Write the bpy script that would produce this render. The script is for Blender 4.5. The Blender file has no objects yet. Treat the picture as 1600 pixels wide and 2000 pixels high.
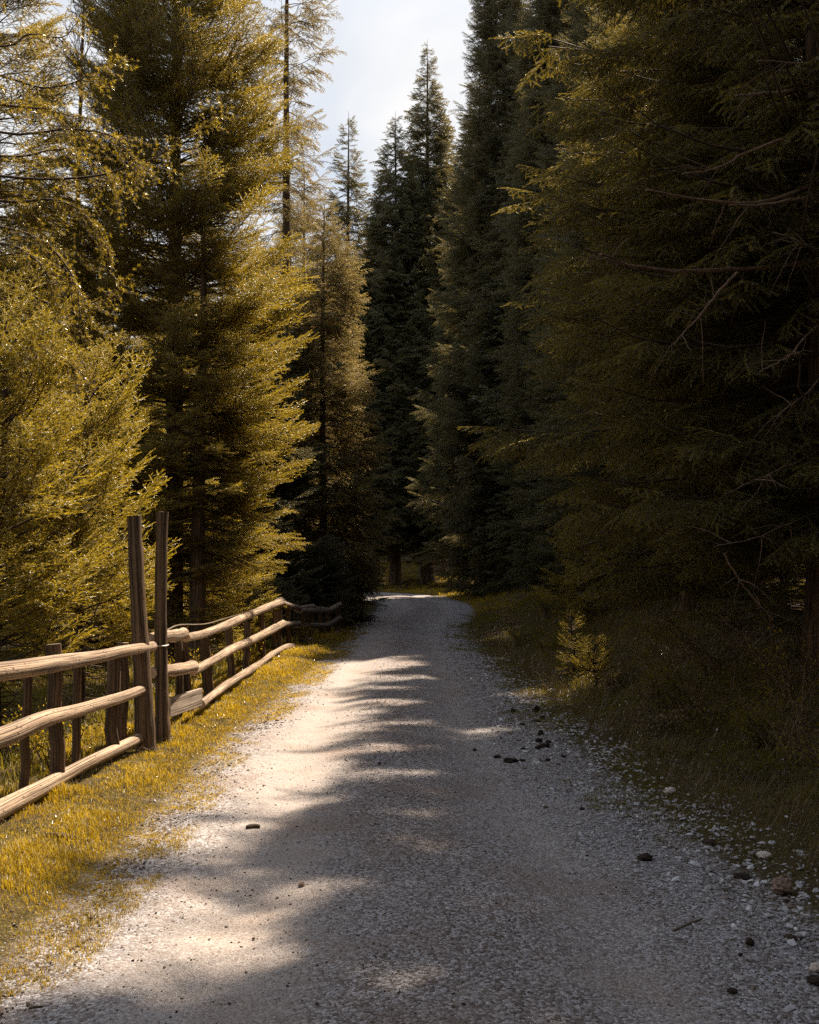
import bpy, math, random
import numpy as np
from mathutils import Vector

# ------------------------------------------------------------------ camera, sky, sun, exposure
S = bpy.context.scene
COL = S.collection
R_ = math.radians
CAM_H = 1.6
PITCH = math.atan(95 / 2000)
cam = bpy.data.cameras.new('camera')
cam.sensor_fit = 'VERTICAL'; cam.sensor_height = 36.0; cam.lens = 36.0
cam.clip_start = 0.05; cam.clip_end = 3000
cam_o = bpy.data.objects.new('camera', cam); COL.objects.link(cam_o)
cam_o.location = (0, 0, CAM_H); cam_o.rotation_euler = (math.pi / 2 + PITCH, 0, 0)
S.camera = cam_o

SUN_EL, SUN_AZ = R_(56), R_(32)          # azimuth measured from +Y towards +X
SUNV = np.array([math.sin(SUN_AZ) * math.cos(SUN_EL), math.cos(SUN_AZ) * math.cos(SUN_EL), math.sin(SUN_EL)])
sun = bpy.data.lights.new('sun', 'SUN'); sun.energy = 4.7; sun.angle = R_(0.75); sun.color = (1.0, 0.855, 0.70)
sun_o = bpy.data.objects.new('sun', sun); COL.objects.link(sun_o)
sun_o.location = (20, 30, 40)
sun_o.rotation_euler = Vector((-SUNV[0], -SUNV[1], -SUNV[2])).to_track_quat('-Z', 'Y').to_euler()

world = bpy.data.worlds.new('World'); S.world = world; world.use_nodes = True
nt = world.node_tree; nt.nodes.clear()
def N(t, typ, **kw):
    n = t.nodes.new(typ)
    for k, v in kw.items():
        if k.startswith('i_'):
            key = k[2:]
            key = int(key) if key.isdigit() else key.replace('_', ' ')
            n.inputs[key].default_value = v
        else:
            setattr(n, k, v)
    return n
def ramp(t, stops, interp='LINEAR'):
    n = t.nodes.new('ShaderNodeValToRGB'); n.color_ramp.interpolation = interp
    e = n.color_ramp.elements
    while len(e) < len(stops): e.new(0.5)
    for k, (p, c) in enumerate(stops):
        e[k].position = p
        e[k].color = (c, c, c, 1) if not hasattr(c, '__len__') else (c[0], c[1], c[2], 1)
    return n
out = N(nt, 'ShaderNodeOutputWorld')
sky = N(nt, 'ShaderNodeTexSky', sky_type='NISHITA', sun_disc=False, sun_elevation=SUN_EL, sun_rotation=SUN_AZ,
        air_density=1.0, dust_density=1.5, ozone_density=1.0, altitude=900)
bg = N(nt, 'ShaderNodeBackground', i_Strength=0.10)
bgc = N(nt, 'ShaderNodeBackground', i_Strength=0.315)     # thin high cloud veil
tc = N(nt, 'ShaderNodeTexCoord')
mp = N(nt, 'ShaderNodeMapping'); mp.inputs['Scale'].default_value = (1.0, 1.0, 2.2); mp.inputs['Location'].default_value = (0.3, 0.1, 0.0)
nz = N(nt, 'ShaderNodeTexNoise', i_Scale=2.6, i_Detail=7.0, i_Roughness=0.5, i_Distortion=0.4)
rp = ramp(nt, [(0.36, 0.0), (0.62, 1.0)])
cc = N(nt, 'ShaderNodeMix', data_type='RGBA')
cc.inputs[6].default_value = (0.82, 0.855, 0.89, 1); cc.inputs[7].default_value = (1.16, 1.15, 1.14, 1)
mx = N(nt, 'ShaderNodeMixShader')
mf = N(nt, 'ShaderNodeMapRange'); mf.inputs[3].default_value = 0.86; mf.inputs[4].default_value = 1.0
nt.links.new(tc.outputs['Generated'], mp.inputs[0]); nt.links.new(mp.outputs[0], nz.inputs[0])
nt.links.new(nz.outputs[0], rp.inputs[0]); nt.links.new(rp.outputs[0], cc.inputs[0]); nt.links.new(rp.outputs[0], mf.inputs[0])
nt.links.new(cc.outputs[2], bgc.inputs[0]); nt.links.new(sky.outputs[0], bg.inputs[0])
sep = N(nt, 'ShaderNodeSeparateXYZ'); nt.links.new(tc.outputs['Generated'], sep.inputs[0])
el = N(nt, 'ShaderNodeMapRange'); el.inputs[1].default_value = 0.45; el.inputs[2].default_value = 0.95; el.inputs[3].default_value = 1.0; el.inputs[4].default_value = 0.3
nt.links.new(sep.outputs[2], el.inputs[0])
em = N(nt, 'ShaderNodeMath', operation='MULTIPLY'); nt.links.new(mf.outputs[0], em.inputs[0]); nt.links.new(el.outputs[0], em.inputs[1])
nt.links.new(em.outputs[0], mx.inputs[0]); nt.links.new(bg.outputs[0], mx.inputs[1]); nt.links.new(bgc.outputs[0], mx.inputs[2])
nt.links.new(mx.outputs[0], out.inputs[0])

vs = S.view_settings
vs.view_transform = 'Standard'; vs.look = 'None'; vs.gamma = 1.0; vs.use_curve_mapping = False
vs.exposure = 1.48
cy = S.cycles
cy.max_bounces = 6; cy.diffuse_bounces = 3; cy.glossy_bounces = 2; cy.transmission_bounces = 3
cy.volume_bounces = 0
cy.use_adaptive_sampling = False; cy.adaptive_threshold = 0.02
cy.use_denoising = False
cy.denoiser = 'OPENIMAGEDENOISE'; cy.denoising_input_passes = 'RGB_ALBEDO_NORMAL'; cy.denoising_prefilter = 'ACCURATE'
cy.sample_clamp_indirect = 3.0; cy.sample_clamp_direct = 6.0

# ------------------------------------------------------------------ helpers
rng = np.random.default_rng(7)
def W(px, py, Y):
    """The world point that photograph pixel (px, py) shows at distance Y down the road."""
    a = (px - 800) / 2000.0; b = -(py - 1000) / 2000.0
    ct, st = math.cos(PITCH), math.sin(PITCH)
    y = ct - b * st; z = st + b * ct
    return np.array([a / y * Y, Y, CAM_H + z / y * Y])
def smooth(a, b, x):
    t = np.clip((np.asarray(x, float) - a) / (b - a), 0, 1)
    return t * t * (3 - 2 * t)
_perm = np.random.default_rng(3).random((256, 256))
def vnoise(x, y):
    xi = np.floor(x).astype(int); yi = np.floor(y).astype(int)
    fx = x - xi; fy = y - yi
    fx = fx * fx * (3 - 2 * fx); fy = fy * fy * (3 - 2 * fy)
    g = lambda i, j: _perm[i % 256, j % 256]
    return (g(xi, yi) * (1 - fx) + g(xi + 1, yi) * fx) * (1 - fy) + (g(xi, yi + 1) * (1 - fx) + g(xi + 1, yi + 1) * fx) * fy
def fbm(x, y, o=4):
    x = np.asarray(x, float); y = np.asarray(y, float)
    s = 0; a = 0.5
    for k in range(o):
        s = s + a * (vnoise(x + 17.3 * k, y - 9.1 * k) - 0.5); x = x * 2.03; y = y * 2.03; a *= 0.5
    return s

def mesh_from(name, V, F, mats=(), fmat=None, attrs=None, smooth_=True):
    """V (n,3); F list of arrays (m,k), k = 3 or 4."""
    me = bpy.data.meshes.new(name)
    V = np.ascontiguousarray(V, dtype=np.float32)
    Fs = [np.asarray(f, dtype=np.int32) for f in (F if isinstance(F, (list, tuple)) else [F]) if len(f)]
    nl = sum(f.size for f in Fs); nf = sum(len(f) for f in Fs)
    me.vertices.add(len(V)); me.vertices.foreach_set('co', V.ravel())
    if nf:
        me.loops.add(nl); me.loops.foreach_set('vertex_index', np.concatenate([f.ravel() for f in Fs]))
        me.polygons.add(nf)
        tot = np.concatenate([np.full(len(f), f.shape[1], dtype=np.int32) for f in Fs])
        st = np.concatenate([[0], np.cumsum(tot)[:-1]]).astype(np.int32)
        me.polygons.foreach_set('loop_start', st)
        if fmat is not None: me.polygons.foreach_set('material_index', np.asarray(fmat, dtype=np.int32))
        me.polygons.foreach_set('use_smooth', np.full(nf, bool(smooth_)))
    for m in mats: me.materials.append(m)
    for k, a in (attrs or {}).items():
        a = np.asarray(a)
        if a.ndim == 2:
            at = me.attributes.new(k, 'FLOAT_VECTOR', 'POINT'); at.data.foreach_set('vector', np.ascontiguousarray(a, np.float32).ravel())
        elif a.dtype.kind in 'iu':
            at = me.attributes.new(k, 'INT', 'POINT'); at.data.foreach_set('value', np.ascontiguousarray(a, np.int32))
        else:
            at = me.attributes.new(k, 'FLOAT', 'POINT'); at.data.foreach_set('value', np.ascontiguousarray(a, np.float32))
    me.update(calc_edges=True); me.validate()
    return me
def link(name, me, parent=None, loc=None, kind=None, label=None, cat=None, group=None):
    o = bpy.data.objects.new(name, me); COL.objects.link(o)
    if parent is not None: o.parent = parent
    if loc is not None: o.location = tuple(float(v) for v in loc)
    tag(o, label, cat, group, kind)
    return o
def tag(o, label=None, cat=None, group=None, kind=None):
    if label: o['label'] = label
    if cat: o['category'] = cat
    if group: o['group'] = group
    if kind: o['kind'] = kind
def thing(name, loc, label, cat, group=None):
    return link(name, None, None, loc, None, label, cat, group)

class MB:
    """Collects tubes and slabs into one mesh; keeps (along, cos, sin) per vertex in 'grain' for wood materials."""
    def __init__(s): s.V = []; s.G = []; s.C = []; s.F4 = []; s.F3 = []; s.n = 0
    def tube(s, P, rad, sides=8, lump=0.0, flat=1.0, cap=True, seed=0, dip=0.0, roll=0.0):
        P = np.asarray(P, float); n = len(P); rad = np.broadcast_to(np.asarray(rad, float), (n,))
        T = np.gradient(P, axis=0); T /= np.linalg.norm(T, axis=1)[:, None] + 1e-9
        up = np.array([0, 0, 1.0]) if abs(T[0][2]) < 0.8 else np.array([0, -1.0, 0])
        A = np.zeros_like(P); a = up - T[0] * up.dot(T[0]); a /= np.linalg.norm(a)
        for k in range(n):
            a = a - T[k] * a.dot(T[k]); a /= np.linalg.norm(a) + 1e-9; A[k] = a
        B = np.cross(T, A)
        th = np.arange(sides) / sides * 2 * math.pi + roll
        L = np.concatenate([[0], np.cumsum(np.linalg.norm(np.diff(P, axis=0), axis=1))])
        rr = rad[:, None] * (1 + lump * 2.0 * (fbm(L[:, None] * 5 + seed * 3.7, np.cos(th)[None] * 1.3 + np.sin(th)[None] * 2.1 + seed, 3)))
        V = P[:, None] + rr[..., None] * (np.cos(th)[None, :, None] * A[:, None] + flat * np.sin(th)[None, :, None] * B[:, None])
        base = s.n
        s.V.append(V.reshape(-1, 3))
        g = np.stack([np.broadcast_to(L[:, None], (n, sides)) + seed * 1.37, np.broadcast_to(np.cos(th)[None], (n, sides)), np.broadcast_to(np.sin(th)[None], (n, sides))], -1)
        s.G.append(g.reshape(-1, 3)); s.C.append(np.zeros(n * sides)); s.n += n * sides
        i = np.arange(n - 1)[:, None] * sides + np.arange(sides)[None]
        j = np.arange(n - 1)[:, None] * sides + (np.arange(sides)[None] + 1) % sides
        s.F4.append((base + np.stack([i, j, j + sides, i + sides], -1)).reshape(-1, 4))
        if cap:
            for row, sg in ((0, -1), (n - 1, 1)):
                c0 = s.n
                ring = V[row]; ctr = ring.mean(0) + T[row] * rad[row] * 0.06 * sg
                s.V.append(np.vstack([ring, ctr[None]]))
                gg = np.zeros((sides + 1, 3)); gg[:sides, 0] = 1.0; gg[:, 1] = seed
                s.G.append(gg); s.C.append(np.ones(sides + 1)); s.n += sides + 1
                k = np.arange(sides); k2 = (k + 1) % sides
                f = np.stack([c0 + k, c0 + k2, np.full(sides, c0 + sides)], -1)
                s.F3.append(f if sg > 0 else f[:, ::-1])
    def build(s, name, mat, parent=None, org=(0, 0, 0), loc=None, **kw):
        V = np.vstack(s.V) - np.asarray(org, float)
        me = mesh_from(name, V, [f for f in (np.vstack(s.F4) if s.F4 else [], np.vstack(s.F3) if s.F3 else []) if len(f)],
                       (mat,), attrs={'grain': np.vstack(s.G), 'cap': np.concatenate(s.C)})
        return link(name, me, parent, loc, **kw)

def spline(pts, n):
    """Catmull-Rom through pts, n samples."""
    P = np.asarray(pts, float)
    P = np.vstack([2 * P[0] - P[1], P, 2 * P[-1] - P[-2]])
    u = np.linspace(0, len(P) - 3 - 1e-6, n); k = u.astype(int); f = (u - k)[:, None]
    a, b, c, d = P[k], P[k + 1], P[k + 2], P[k + 3]
    return 0.5 * (2 * b + (c - a) * f + (2 * a - 5 * b + 4 * c - d) * f ** 2 + (3 * b - a - 3 * c + d) * f ** 3)
def frames(D, roll=None):
    """Rotation matrices whose X axis is D, Z as upward as possible, then rolled about X."""
    D = D / (np.linalg.norm(D, axis=1)[:, None] + 1e-9)
    up = np.tile([0, 0, 1.0], (len(D), 1)); bad = np.abs(D[:, 2]) > 0.97; up[bad] = [1, 0, 0]
    Y = np.cross(up, D); Y /= np.linalg.norm(Y, axis=1)[:, None]
    Z = np.cross(D, Y)
    if roll is not None:
        c, s_ = np.cos(roll)[:, None], np.sin(roll)[:, None]
        Y, Z = Y * c + Z * s_, Z * c - Y * s_
    return np.stack([D, Y, Z], -1)
def eulers(M):
    return np.stack([np.arctan2(M[:, 2, 1], M[:, 2, 2]), -np.arcsin(np.clip(M[:, 2, 0], -1, 1)), np.arctan2(M[:, 1, 0], M[:, 0, 0])], -1)
def realize(PV, PF, pos, M, sc):
    V = np.einsum('nij,vj->nvi', M, PV) * np.asarray(sc)[:, None, None] + pos[:, None]
    F = PF[None] + (np.arange(len(pos)) * len(PV))[:, None, None]
    return V.reshape(-1, 3), F.reshape(-1, PF.shape[1])

# ------------------------------------------------------------------ materials
def mat(name):
    m = bpy.data.materials.new(name); m.use_nodes = True
    t = m.node_tree; t.nodes.clear()
    o = N(t, 'ShaderNodeOutputMaterial')
    return m, t, o
def attr(t, name): return N(t, 'ShaderNodeAttribute', attribute_name=name)

def leaf_mat(name, dark, light, trans, tfac=0.45, gloss=0.10, rough=0.38, fres=0.2):
    """Needle or blade: diffuse + translucent with a waxy sheen; each clump and each needle's age shifts the green."""
    m, t, o = mat(name)
    oi = N(t, 'ShaderNodeObjectInfo'); at = attr(t, 'age')
    nz = N(t, 'ShaderNodeTexNoise', i_Scale=0.9, i_Detail=2.0)
    geo = N(t, 'ShaderNodeNewGeometry'); t.links.new(geo.outputs['Position'], nz.inputs[0])
    a = N(t, 'ShaderNodeMath', operation='MULTIPLY_ADD', i_1=0.45, i_2=-0.30)
    t.links.new(oi.outputs['Random'], a.inputs[0])
    b = N(t, 'ShaderNodeMath', operation='MULTIPLY_ADD', i_1=0.85); t.links.new(at.outputs['Fac'], b.inputs[0]); t.links.new(a.outputs[0], b.inputs[2])
    c = N(t, 'ShaderNodeMath', operation='MULTIPLY_ADD', i_1=0.5, use_clamp=True); t.links.new(nz.outputs[0], c.inputs[0]); t.links.new(b.outputs[0], c.inputs[2])
    mixc = N(t, 'ShaderNodeMix', data_type='RGBA'); mixc.inputs[6].default_value = (*dark, 1); mixc.inputs[7].default_value = (*light, 1)
    t.links.new(c.outputs[0], mixc.inputs[0])
    mixt = N(t, 'ShaderNodeMix', data_type='RGBA'); mixt.inputs[6].default_value = (*[v * 0.55 for v in trans], 1); mixt.inputs[7].default_value = (*trans, 1)
    t.links.new(c.outputs[0], mixt.inputs[0])
    d = N(t, 'ShaderNodeBsdfDiffuse'); tr = N(t, 'ShaderNodeBsdfTranslucent'); g = N(t, 'ShaderNodeBsdfGlossy', i_Roughness=rough)
    g.inputs[0].default_value = (0.9, 0.9, 0.85, 1)
    t.links.new(mixc.outputs[2], d.inputs[0]); t.links.new(mixt.outputs[2], tr.inputs[0])
    m1 = N(t, 'ShaderNodeMixShader', i_0=tfac); t.links.new(d.outputs[0], m1.inputs[1]); t.links.new(tr.outputs[0], m1.inputs[2])
    fr = N(t, 'ShaderNodeFresnel', i_IOR=1.35)
    fm = N(t, 'ShaderNodeMath', operation='MULTIPLY_ADD', i_1=fres, i_2=gloss * 0.3, use_clamp=True); t.links.new(fr.outputs[0], fm.inputs[0])
    m2 = N(t, 'ShaderNodeMixShader'); t.links.new(fm.outputs[0], m2.inputs[0]); t.links.new(m1.outputs[0], m2.inputs[1]); t.links.new(g.outputs[0], m2.inputs[2])
    t.links.new(m2.outputs[0], o.inputs[0])
    return m
def wood_mat(name, c0, c1, crack, rough=0.75, scale=(3.0, 6.0, 6.0), knot=0.0, bump=0.4, endc=None):
    m, t, o = mat(name)
    g = attr(t, 'grain'); cp = attr(t, 'cap')
    mp = N(t, 'ShaderNodeMapping'); mp.inputs['Scale'].default_value = scale; t.links.new(g.outputs['Vector'], mp.inputs[0])
    n1 = N(t, 'ShaderNodeTexNoise', i_Scale=1.0, i_Detail=6.0, i_Roughness=0.65); t.links.new(mp.outputs[0], n1.inputs[0])
    r1 = ramp(t, [(0.3, c0), (0.68, c1)]); t.links.new(n1.outputs[0], r1.inputs[0])
    mp2 = N(t, 'ShaderNodeMapping'); mp2.inputs['Scale'].default_value = (scale[0] * 0.5, scale[1] * 2.2, scale[2] * 2.2); t.links.new(g.outputs['Vector'], mp2.inputs[0])
    n2 = N(t, 'ShaderNodeTexNoise', i_Scale=1.0, i_Detail=3.0, i_Roughness=0.5); t.links.new(mp2.outputs[0], n2.inputs[0])
    r2 = ramp(t, [(0.40, 1.0), (0.47, 0.0)]); t.links.new(n2.outputs[0], r2.inputs[0])
    mx = N(t, 'ShaderNodeMix', data_type='RGBA'); mx.inputs[7].default_value = (*crack, 1)
    fk = N(t, 'ShaderNodeMath', operation='MULTIPLY', i_1=0.85); t.links.new(r2.outputs[0], fk.inputs[0])
    t.links.new(fk.outputs[0], mx.inputs[0]); t.links.new(r1.outputs[0], mx.inputs[6])
    col = mx.outputs[2]
    # broad weathering along the piece
    n4 = N(t, 'ShaderNodeTexNoise', i_Scale=1.6, i_Detail=4.0, i_Roughness=0.6); t.links.new(g.outputs['Vector'], n4.inputs[0])
    r4 = ramp(t, [(0.33, 0.42), (0.58, 1.0)]); t.links.new(n4.outputs[0], r4.inputs[0])
    mw = N(t, 'ShaderNodeMix', data_type='RGBA', blend_type='MULTIPLY'); mw.inputs[0].default_value = 1.0
    t.links.new(col, mw.inputs[6]); t.links.new(r4.outputs[0], mw.inputs[7]); col = mw.outputs[2]
    if knot:
        v = N(t, 'ShaderNodeTexVoronoi', i_Scale=1.0); mp3 = N(t, 'ShaderNodeMapping'); mp3.inputs['Scale'].default_value = (13.0, 1.5, 1.5)
        t.links.new(g.outputs['Vector'], mp3.inputs[0]); t.links.new(mp3.outputs[0], v.inputs[0])
        r3 = ramp(t, [(0.10, knot), (0.2, 0.0)]); t.links.new(v.outputs['Distance'], r3.inputs[0])
        mk = N(t, 'ShaderNodeMix', data_type='RGBA'); mk.inputs[7].default_value = (crack[0] * .5, crack[1] * .5, crack[2] * .5, 1)
        t.links.new(r3.outputs[0], mk.inputs[0]); t.links.new(col, mk.inputs[6]); col = mk.outputs[2]
    if endc:
        me_ = N(t, 'ShaderNodeMix', data_type='RGBA'); me_.inputs[7].default_value = (*endc, 1)
        ef = N(t, 'ShaderNodeMath', operation='MULTIPLY', i_1=0.8); t.links.new(cp.outputs['Fac'], ef.inputs[0])
        t.links.new(ef.outputs[0], me_.inputs[0]); t.links.new(col, me_.inputs[6]); col = me_.outputs[2]
    p = N(t, 'ShaderNodeBsdfPrincipled', i_Roughness=rough); p.inputs['Specular IOR Level'].default_value = 0.25
    t.links.new(col, p.inputs['Base Color'])
    bsum = N(t, 'ShaderNodeMath', operation='SUBTRACT'); t.links.new(n1.outputs[0], bsum.inputs[0]); t.links.new(r2.outputs[0], bsum.inputs[1])
    bp = N(t, 'ShaderNodeBump', i_Strength=bump, i_Distance=0.012); t.links.new(bsum.outputs[0], bp.inputs['Height']); t.links.new(bp.outputs[0], p.inputs['Normal'])
    t.links.new(p.outputs[0], o.inputs[0])
    return m
def stone_mat(name, cols, rough=0.9, scale=30.0, bump=0.3):
    m, t, o = mat(name)
    tcn = N(t, 'ShaderNodeNewGeometry'); at = attr(t, 'tone')
    nz = N(t, 'ShaderNodeTexNoise', i_Scale=scale, i_Detail=5.0, i_Roughness=0.65); t.links.new(tcn.outputs['Position'], nz.inputs[0])
    ad = N(t, 'ShaderNodeMath', operation='MULTIPLY_ADD', i_1=0.35); t.links.new(nz.outputs[0], ad.inputs[0])
    sb = N(t, 'ShaderNodeMath', operation='SUBTRACT', i_1=0.17, use_clamp=True); t.links.new(at.outputs['Fac'], ad.inputs[2]); t.links.new(ad.outputs[0], sb.inputs[0])
    r = ramp(t, cols); t.links.new(sb.outputs[0], r.inputs[0])
    p = N(t, 'ShaderNodeBsdfPrincipled', i_Roughness=rough); p.inputs['Specular IOR Level'].default_value = 0.2
    bp = N(t, 'ShaderNodeBump', i_Strength=bump, i_Distance=0.01); t.links.new(nz.outputs[0], bp.inputs['Height']); t.links.new(bp.outputs[0], p.inputs['Normal'])
    t.links.new(r.outputs[0], p.inputs['Base Color']); t.links.new(p.outputs[0], o.inputs[0])
    return m

M_NEEDLE = leaf_mat('spruce_needles', (0.015, 0.019, 0.005), (0.108, 0.087, 0.011), (0.62, 0.435, 0.022), 0.48, 0.08, 0.46, 0.20)
M_NEEDLE_SHADE = leaf_mat('shaded_spruce_needles', (0.011, 0.015, 0.005), (0.070, 0.062, 0.012), (0.44, 0.32, 0.03), 0.42, 0.05, 0.5, 0.2)  # darker needle copy: shade on the right-hand spruces put into the colour
M_NEEDLE_YOUNG = leaf_mat('young_spruce_needles', (0.022, 0.026, 0.006), (0.138, 0.111, 0.012), (0.72, 0.515, 0.024), 0.50, 0.08, 0.46, 0.20)
M_NEEDLE_FAR = leaf_mat('far_spruce_needles', (0.024, 0.036, 0.020), (0.072, 0.078, 0.030), (0.28, 0.215, 0.05), 0.42, 0.06, 0.5)  # needle colour lifted a little to stand in for haze over distant trees
M_NEEDLE_BROWN = leaf_mat('brownish_spruce_needles', (0.030, 0.026, 0.012), (0.13, 0.098, 0.038), (0.50, 0.36, 0.09), 0.48, 0.05, 0.5, 0.2)
M_LARCH = leaf_mat('larch_needles', (0.14, 0.105, 0.010), (0.24, 0.175, 0.012), (0.60, 0.42, 0.02), 0.5, 0.05)
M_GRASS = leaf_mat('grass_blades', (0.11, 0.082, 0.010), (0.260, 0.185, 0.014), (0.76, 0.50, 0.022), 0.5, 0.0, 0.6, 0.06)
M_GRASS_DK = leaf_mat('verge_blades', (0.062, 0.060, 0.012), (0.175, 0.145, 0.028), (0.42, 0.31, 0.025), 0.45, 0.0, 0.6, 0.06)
M_STRAW = leaf_mat('dry_grass_blades', (0.14, 0.095, 0.045), (0.26, 0.18, 0.085), (0.20, 0.13, 0.05), 0.3, 0.03)
M_FLOWER = leaf_mat('white_petals', (0.5, 0.5, 0.46), (0.7, 0.7, 0.62), (0.5, 0.5, 0.4), 0.4, 0.0)
M_TWIG = wood_mat('twig_bark', (0.055, 0.034, 0.018), (0.13, 0.085, 0.045), (0.02, 0.013, 0.008))
M_BARK = wood_mat('spruce_bark', (0.060, 0.036, 0.020), (0.16, 0.095, 0.052), (0.022, 0.014, 0.009), 0.9, (5.0, 5.0, 5.0), 0, 1.0)
M_LIMB = wood_mat('bare_limb_bark', (0.20, 0.110, 0.055), (0.42, 0.26, 0.15), (0.05, 0.03, 0.018), 0.85, (9.0, 3.0, 3.0), 0, 0.8)
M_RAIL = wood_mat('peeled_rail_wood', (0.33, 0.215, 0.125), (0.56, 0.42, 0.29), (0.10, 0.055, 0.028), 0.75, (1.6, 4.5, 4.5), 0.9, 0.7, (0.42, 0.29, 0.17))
M_RAIL_SHADE_STICK = wood_mat('shaded_rail_and_stick_wood', (0.20, 0.145, 0.095), (0.38, 0.29, 0.20), (0.07, 0.045, 0.028), 0.8, (1.6, 4.5, 4.5), 0.9, 0.7, (0.30, 0.22, 0.14))  # greyer rail copy with the far runs' shade in its colour; also colours sticks
M_POST = wood_mat('weathered_post_wood', (0.095, 0.058, 0.030), (0.21, 0.130, 0.068), (0.020, 0.012, 0.007), 0.85, (1.5, 3.5, 3.5), 0.5, 0.8, (0.40, 0.30, 0.20))
M_BOARD = wood_mat('sawn_board_wood', (0.34, 0.27, 0.21), (0.52, 0.43, 0.34), (0.16, 0.10, 0.06), 0.8, (1.5, 6.0, 6.0), 0, 0.3, (0.45, 0.36, 0.27))
M_PEB = stone_mat('gravel_stone', [(0.0, (0.10, 0.065, 0.045)), (0.3, (0.21, 0.165, 0.135)), (0.6, (0.35, 0.325, 0.31)), (1.0, (0.60, 0.58, 0.56))], scale=60)
M_ROCK = stone_mat('rock_stone', [(0.0, (0.16, 0.10, 0.07)), (0.5, (0.28, 0.19, 0.14)), (1.0, (0.58, 0.50, 0.42))], scale=14, bump=0.6)
M_DUNG = stone_mat('dark_clod', [(0.0, (0.022, 0.015, 0.011)), (0.5, (0.050, 0.034, 0.023)), (1.0, (0.13, 0.09, 0.06))], scale=40, bump=1.0)
def wire_mat():
    m, t, o = mat('tie_wire'); p = N(t, 'ShaderNodeBsdfPrincipled', i_Roughness=0.45, i_Metallic=0.8); p.inputs['Base Color'].default_value = (0.42, 0.37, 0.31, 1)
    t.links.new(p.outputs[0], o.inputs[0]); return m
M_WIRE = wire_mat()

def ground_mat():
    m, t, o = mat('verge_soil')
    g = N(t, 'ShaderNodeNewGeometry'); at = attr(t, 'green')
    n1 = N(t, 'ShaderNodeTexNoise', i_Scale=3.0, i_Detail=8.0, i_Roughness=0.7); t.links.new(g.outputs['Position'], n1.inputs[0])
    n2 = N(t, 'ShaderNodeTexNoise', i_Scale=45.0, i_Detail=4.0, i_Roughness=0.7); t.links.new(g.outputs['Position'], n2.inputs[0])
    soil = ramp(t, [(0.3, (0.030, 0.019, 0.010)), (0.55, (0.085, 0.055, 0.030)), (0.75, (0.16, 0.115, 0.07))]); t.links.new(n2.outputs[0], soil.inputs[0])
    moss = ramp(t, [(0.3, (0.035, 0.032, 0.008)), (0.6, (0.10, 0.082, 0.016)), (0.8, (0.17, 0.13, 0.03))]); t.links.new(n2.outputs[0], moss.inputs[0])
    f = N(t, 'ShaderNodeMath', operation='MULTIPLY_ADD', i_1=1.6, i_2=-0.8); t.links.new(n1.outputs[0], f.inputs[0])
    f2 = N(t, 'ShaderNodeMath', operation='ADD', use_clamp=True); t.links.new(f.outputs[0], f2.inputs[0]); t.links.new(at.outputs['Fac'], f2.inputs[1])
    mx = N(t, 'ShaderNodeMix', data_type='RGBA'); t.links.new(f2.outputs[0], mx.inputs[0]); t.links.new(soil.outputs[0], mx.inputs[6]); t.links.new(moss.outputs[0], mx.inputs[7])
    # gravel kicked off the road along its edges
    gr = attr(t, 'grit'); v1 = N(t, 'ShaderNodeTexVoronoi', i_Scale=75.0); t.links.new(g.outputs['Position'], v1.inputs[0])
    sv = N(t, 'ShaderNodeSeparateColor'); t.links.new(v1.outputs['Color'], sv.inputs[0])
    st = ramp(t, [(0.0, (0.07, 0.048, 0.034)), (0.3, (0.15, 0.115, 0.09)), (0.65, (0.26, 0.235, 0.215)), (1.0, (0.48, 0.46, 0.44))]); t.links.new(sv.outputs[0], st.inputs[0])
    n3 = N(t, 'ShaderNodeTexNoise', i_Scale=7.0, i_Detail=6.0, i_Roughness=0.7); t.links.new(g.outputs['Position'], n3.inputs[0])
    ga = N(t, 'ShaderNodeMath', operation='MULTIPLY_ADD', i_1=2.4, i_2=-1.2); t.links.new(n3.outputs[0], ga.inputs[0])
    gb = N(t, 'ShaderNodeMath', operation='MULTIPLY_ADD', i_1=1.9, i_2=-0.45); t.links.new(gr.outputs['Fac'], gb.inputs[0])
    gc = N(t, 'ShaderNodeMath', operation='ADD', use_clamp=True); t.links.new(ga.outputs[0], gc.inputs[0]); t.links.new(gb.outputs[0], gc.inputs[1])
    gd = N(t, 'ShaderNodeMath', operation='MULTIPLY'); t.links.new(gc.outputs[0], gd.inputs[0])
    gs = N(t, 'ShaderNodeMath', operation='GREATER_THAN', i_1=0.01); t.links.new(gr.outputs['Fac'], gs.inputs[0]); t.links.new(gs.outputs[0], gd.inputs[1])
    mg = N(t, 'ShaderNodeMix', data_type='RGBA'); t.links.new(gd.outputs[0], mg.inputs[0]); t.links.new(mx.outputs[2], mg.inputs[6]); t.links.new(st.outputs[0], mg.inputs[7]); mx = mg
    p = N(t, 'ShaderNodeBsdfPrincipled', i_Roughness=0.95); p.inputs['Specular IOR Level'].default_value = 0.1
    bp = N(t, 'ShaderNodeBump', i_Strength=0.9, i_Distance=0.03); t.links.new(n2.outputs[0], bp.inputs['Height']); t.links.new(bp.outputs[0], p.inputs['Normal'])
    t.links.new(mx.outputs[2], p.inputs['Base Color']); t.links.new(p.outputs[0], o.inputs[0])
    return m
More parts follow.
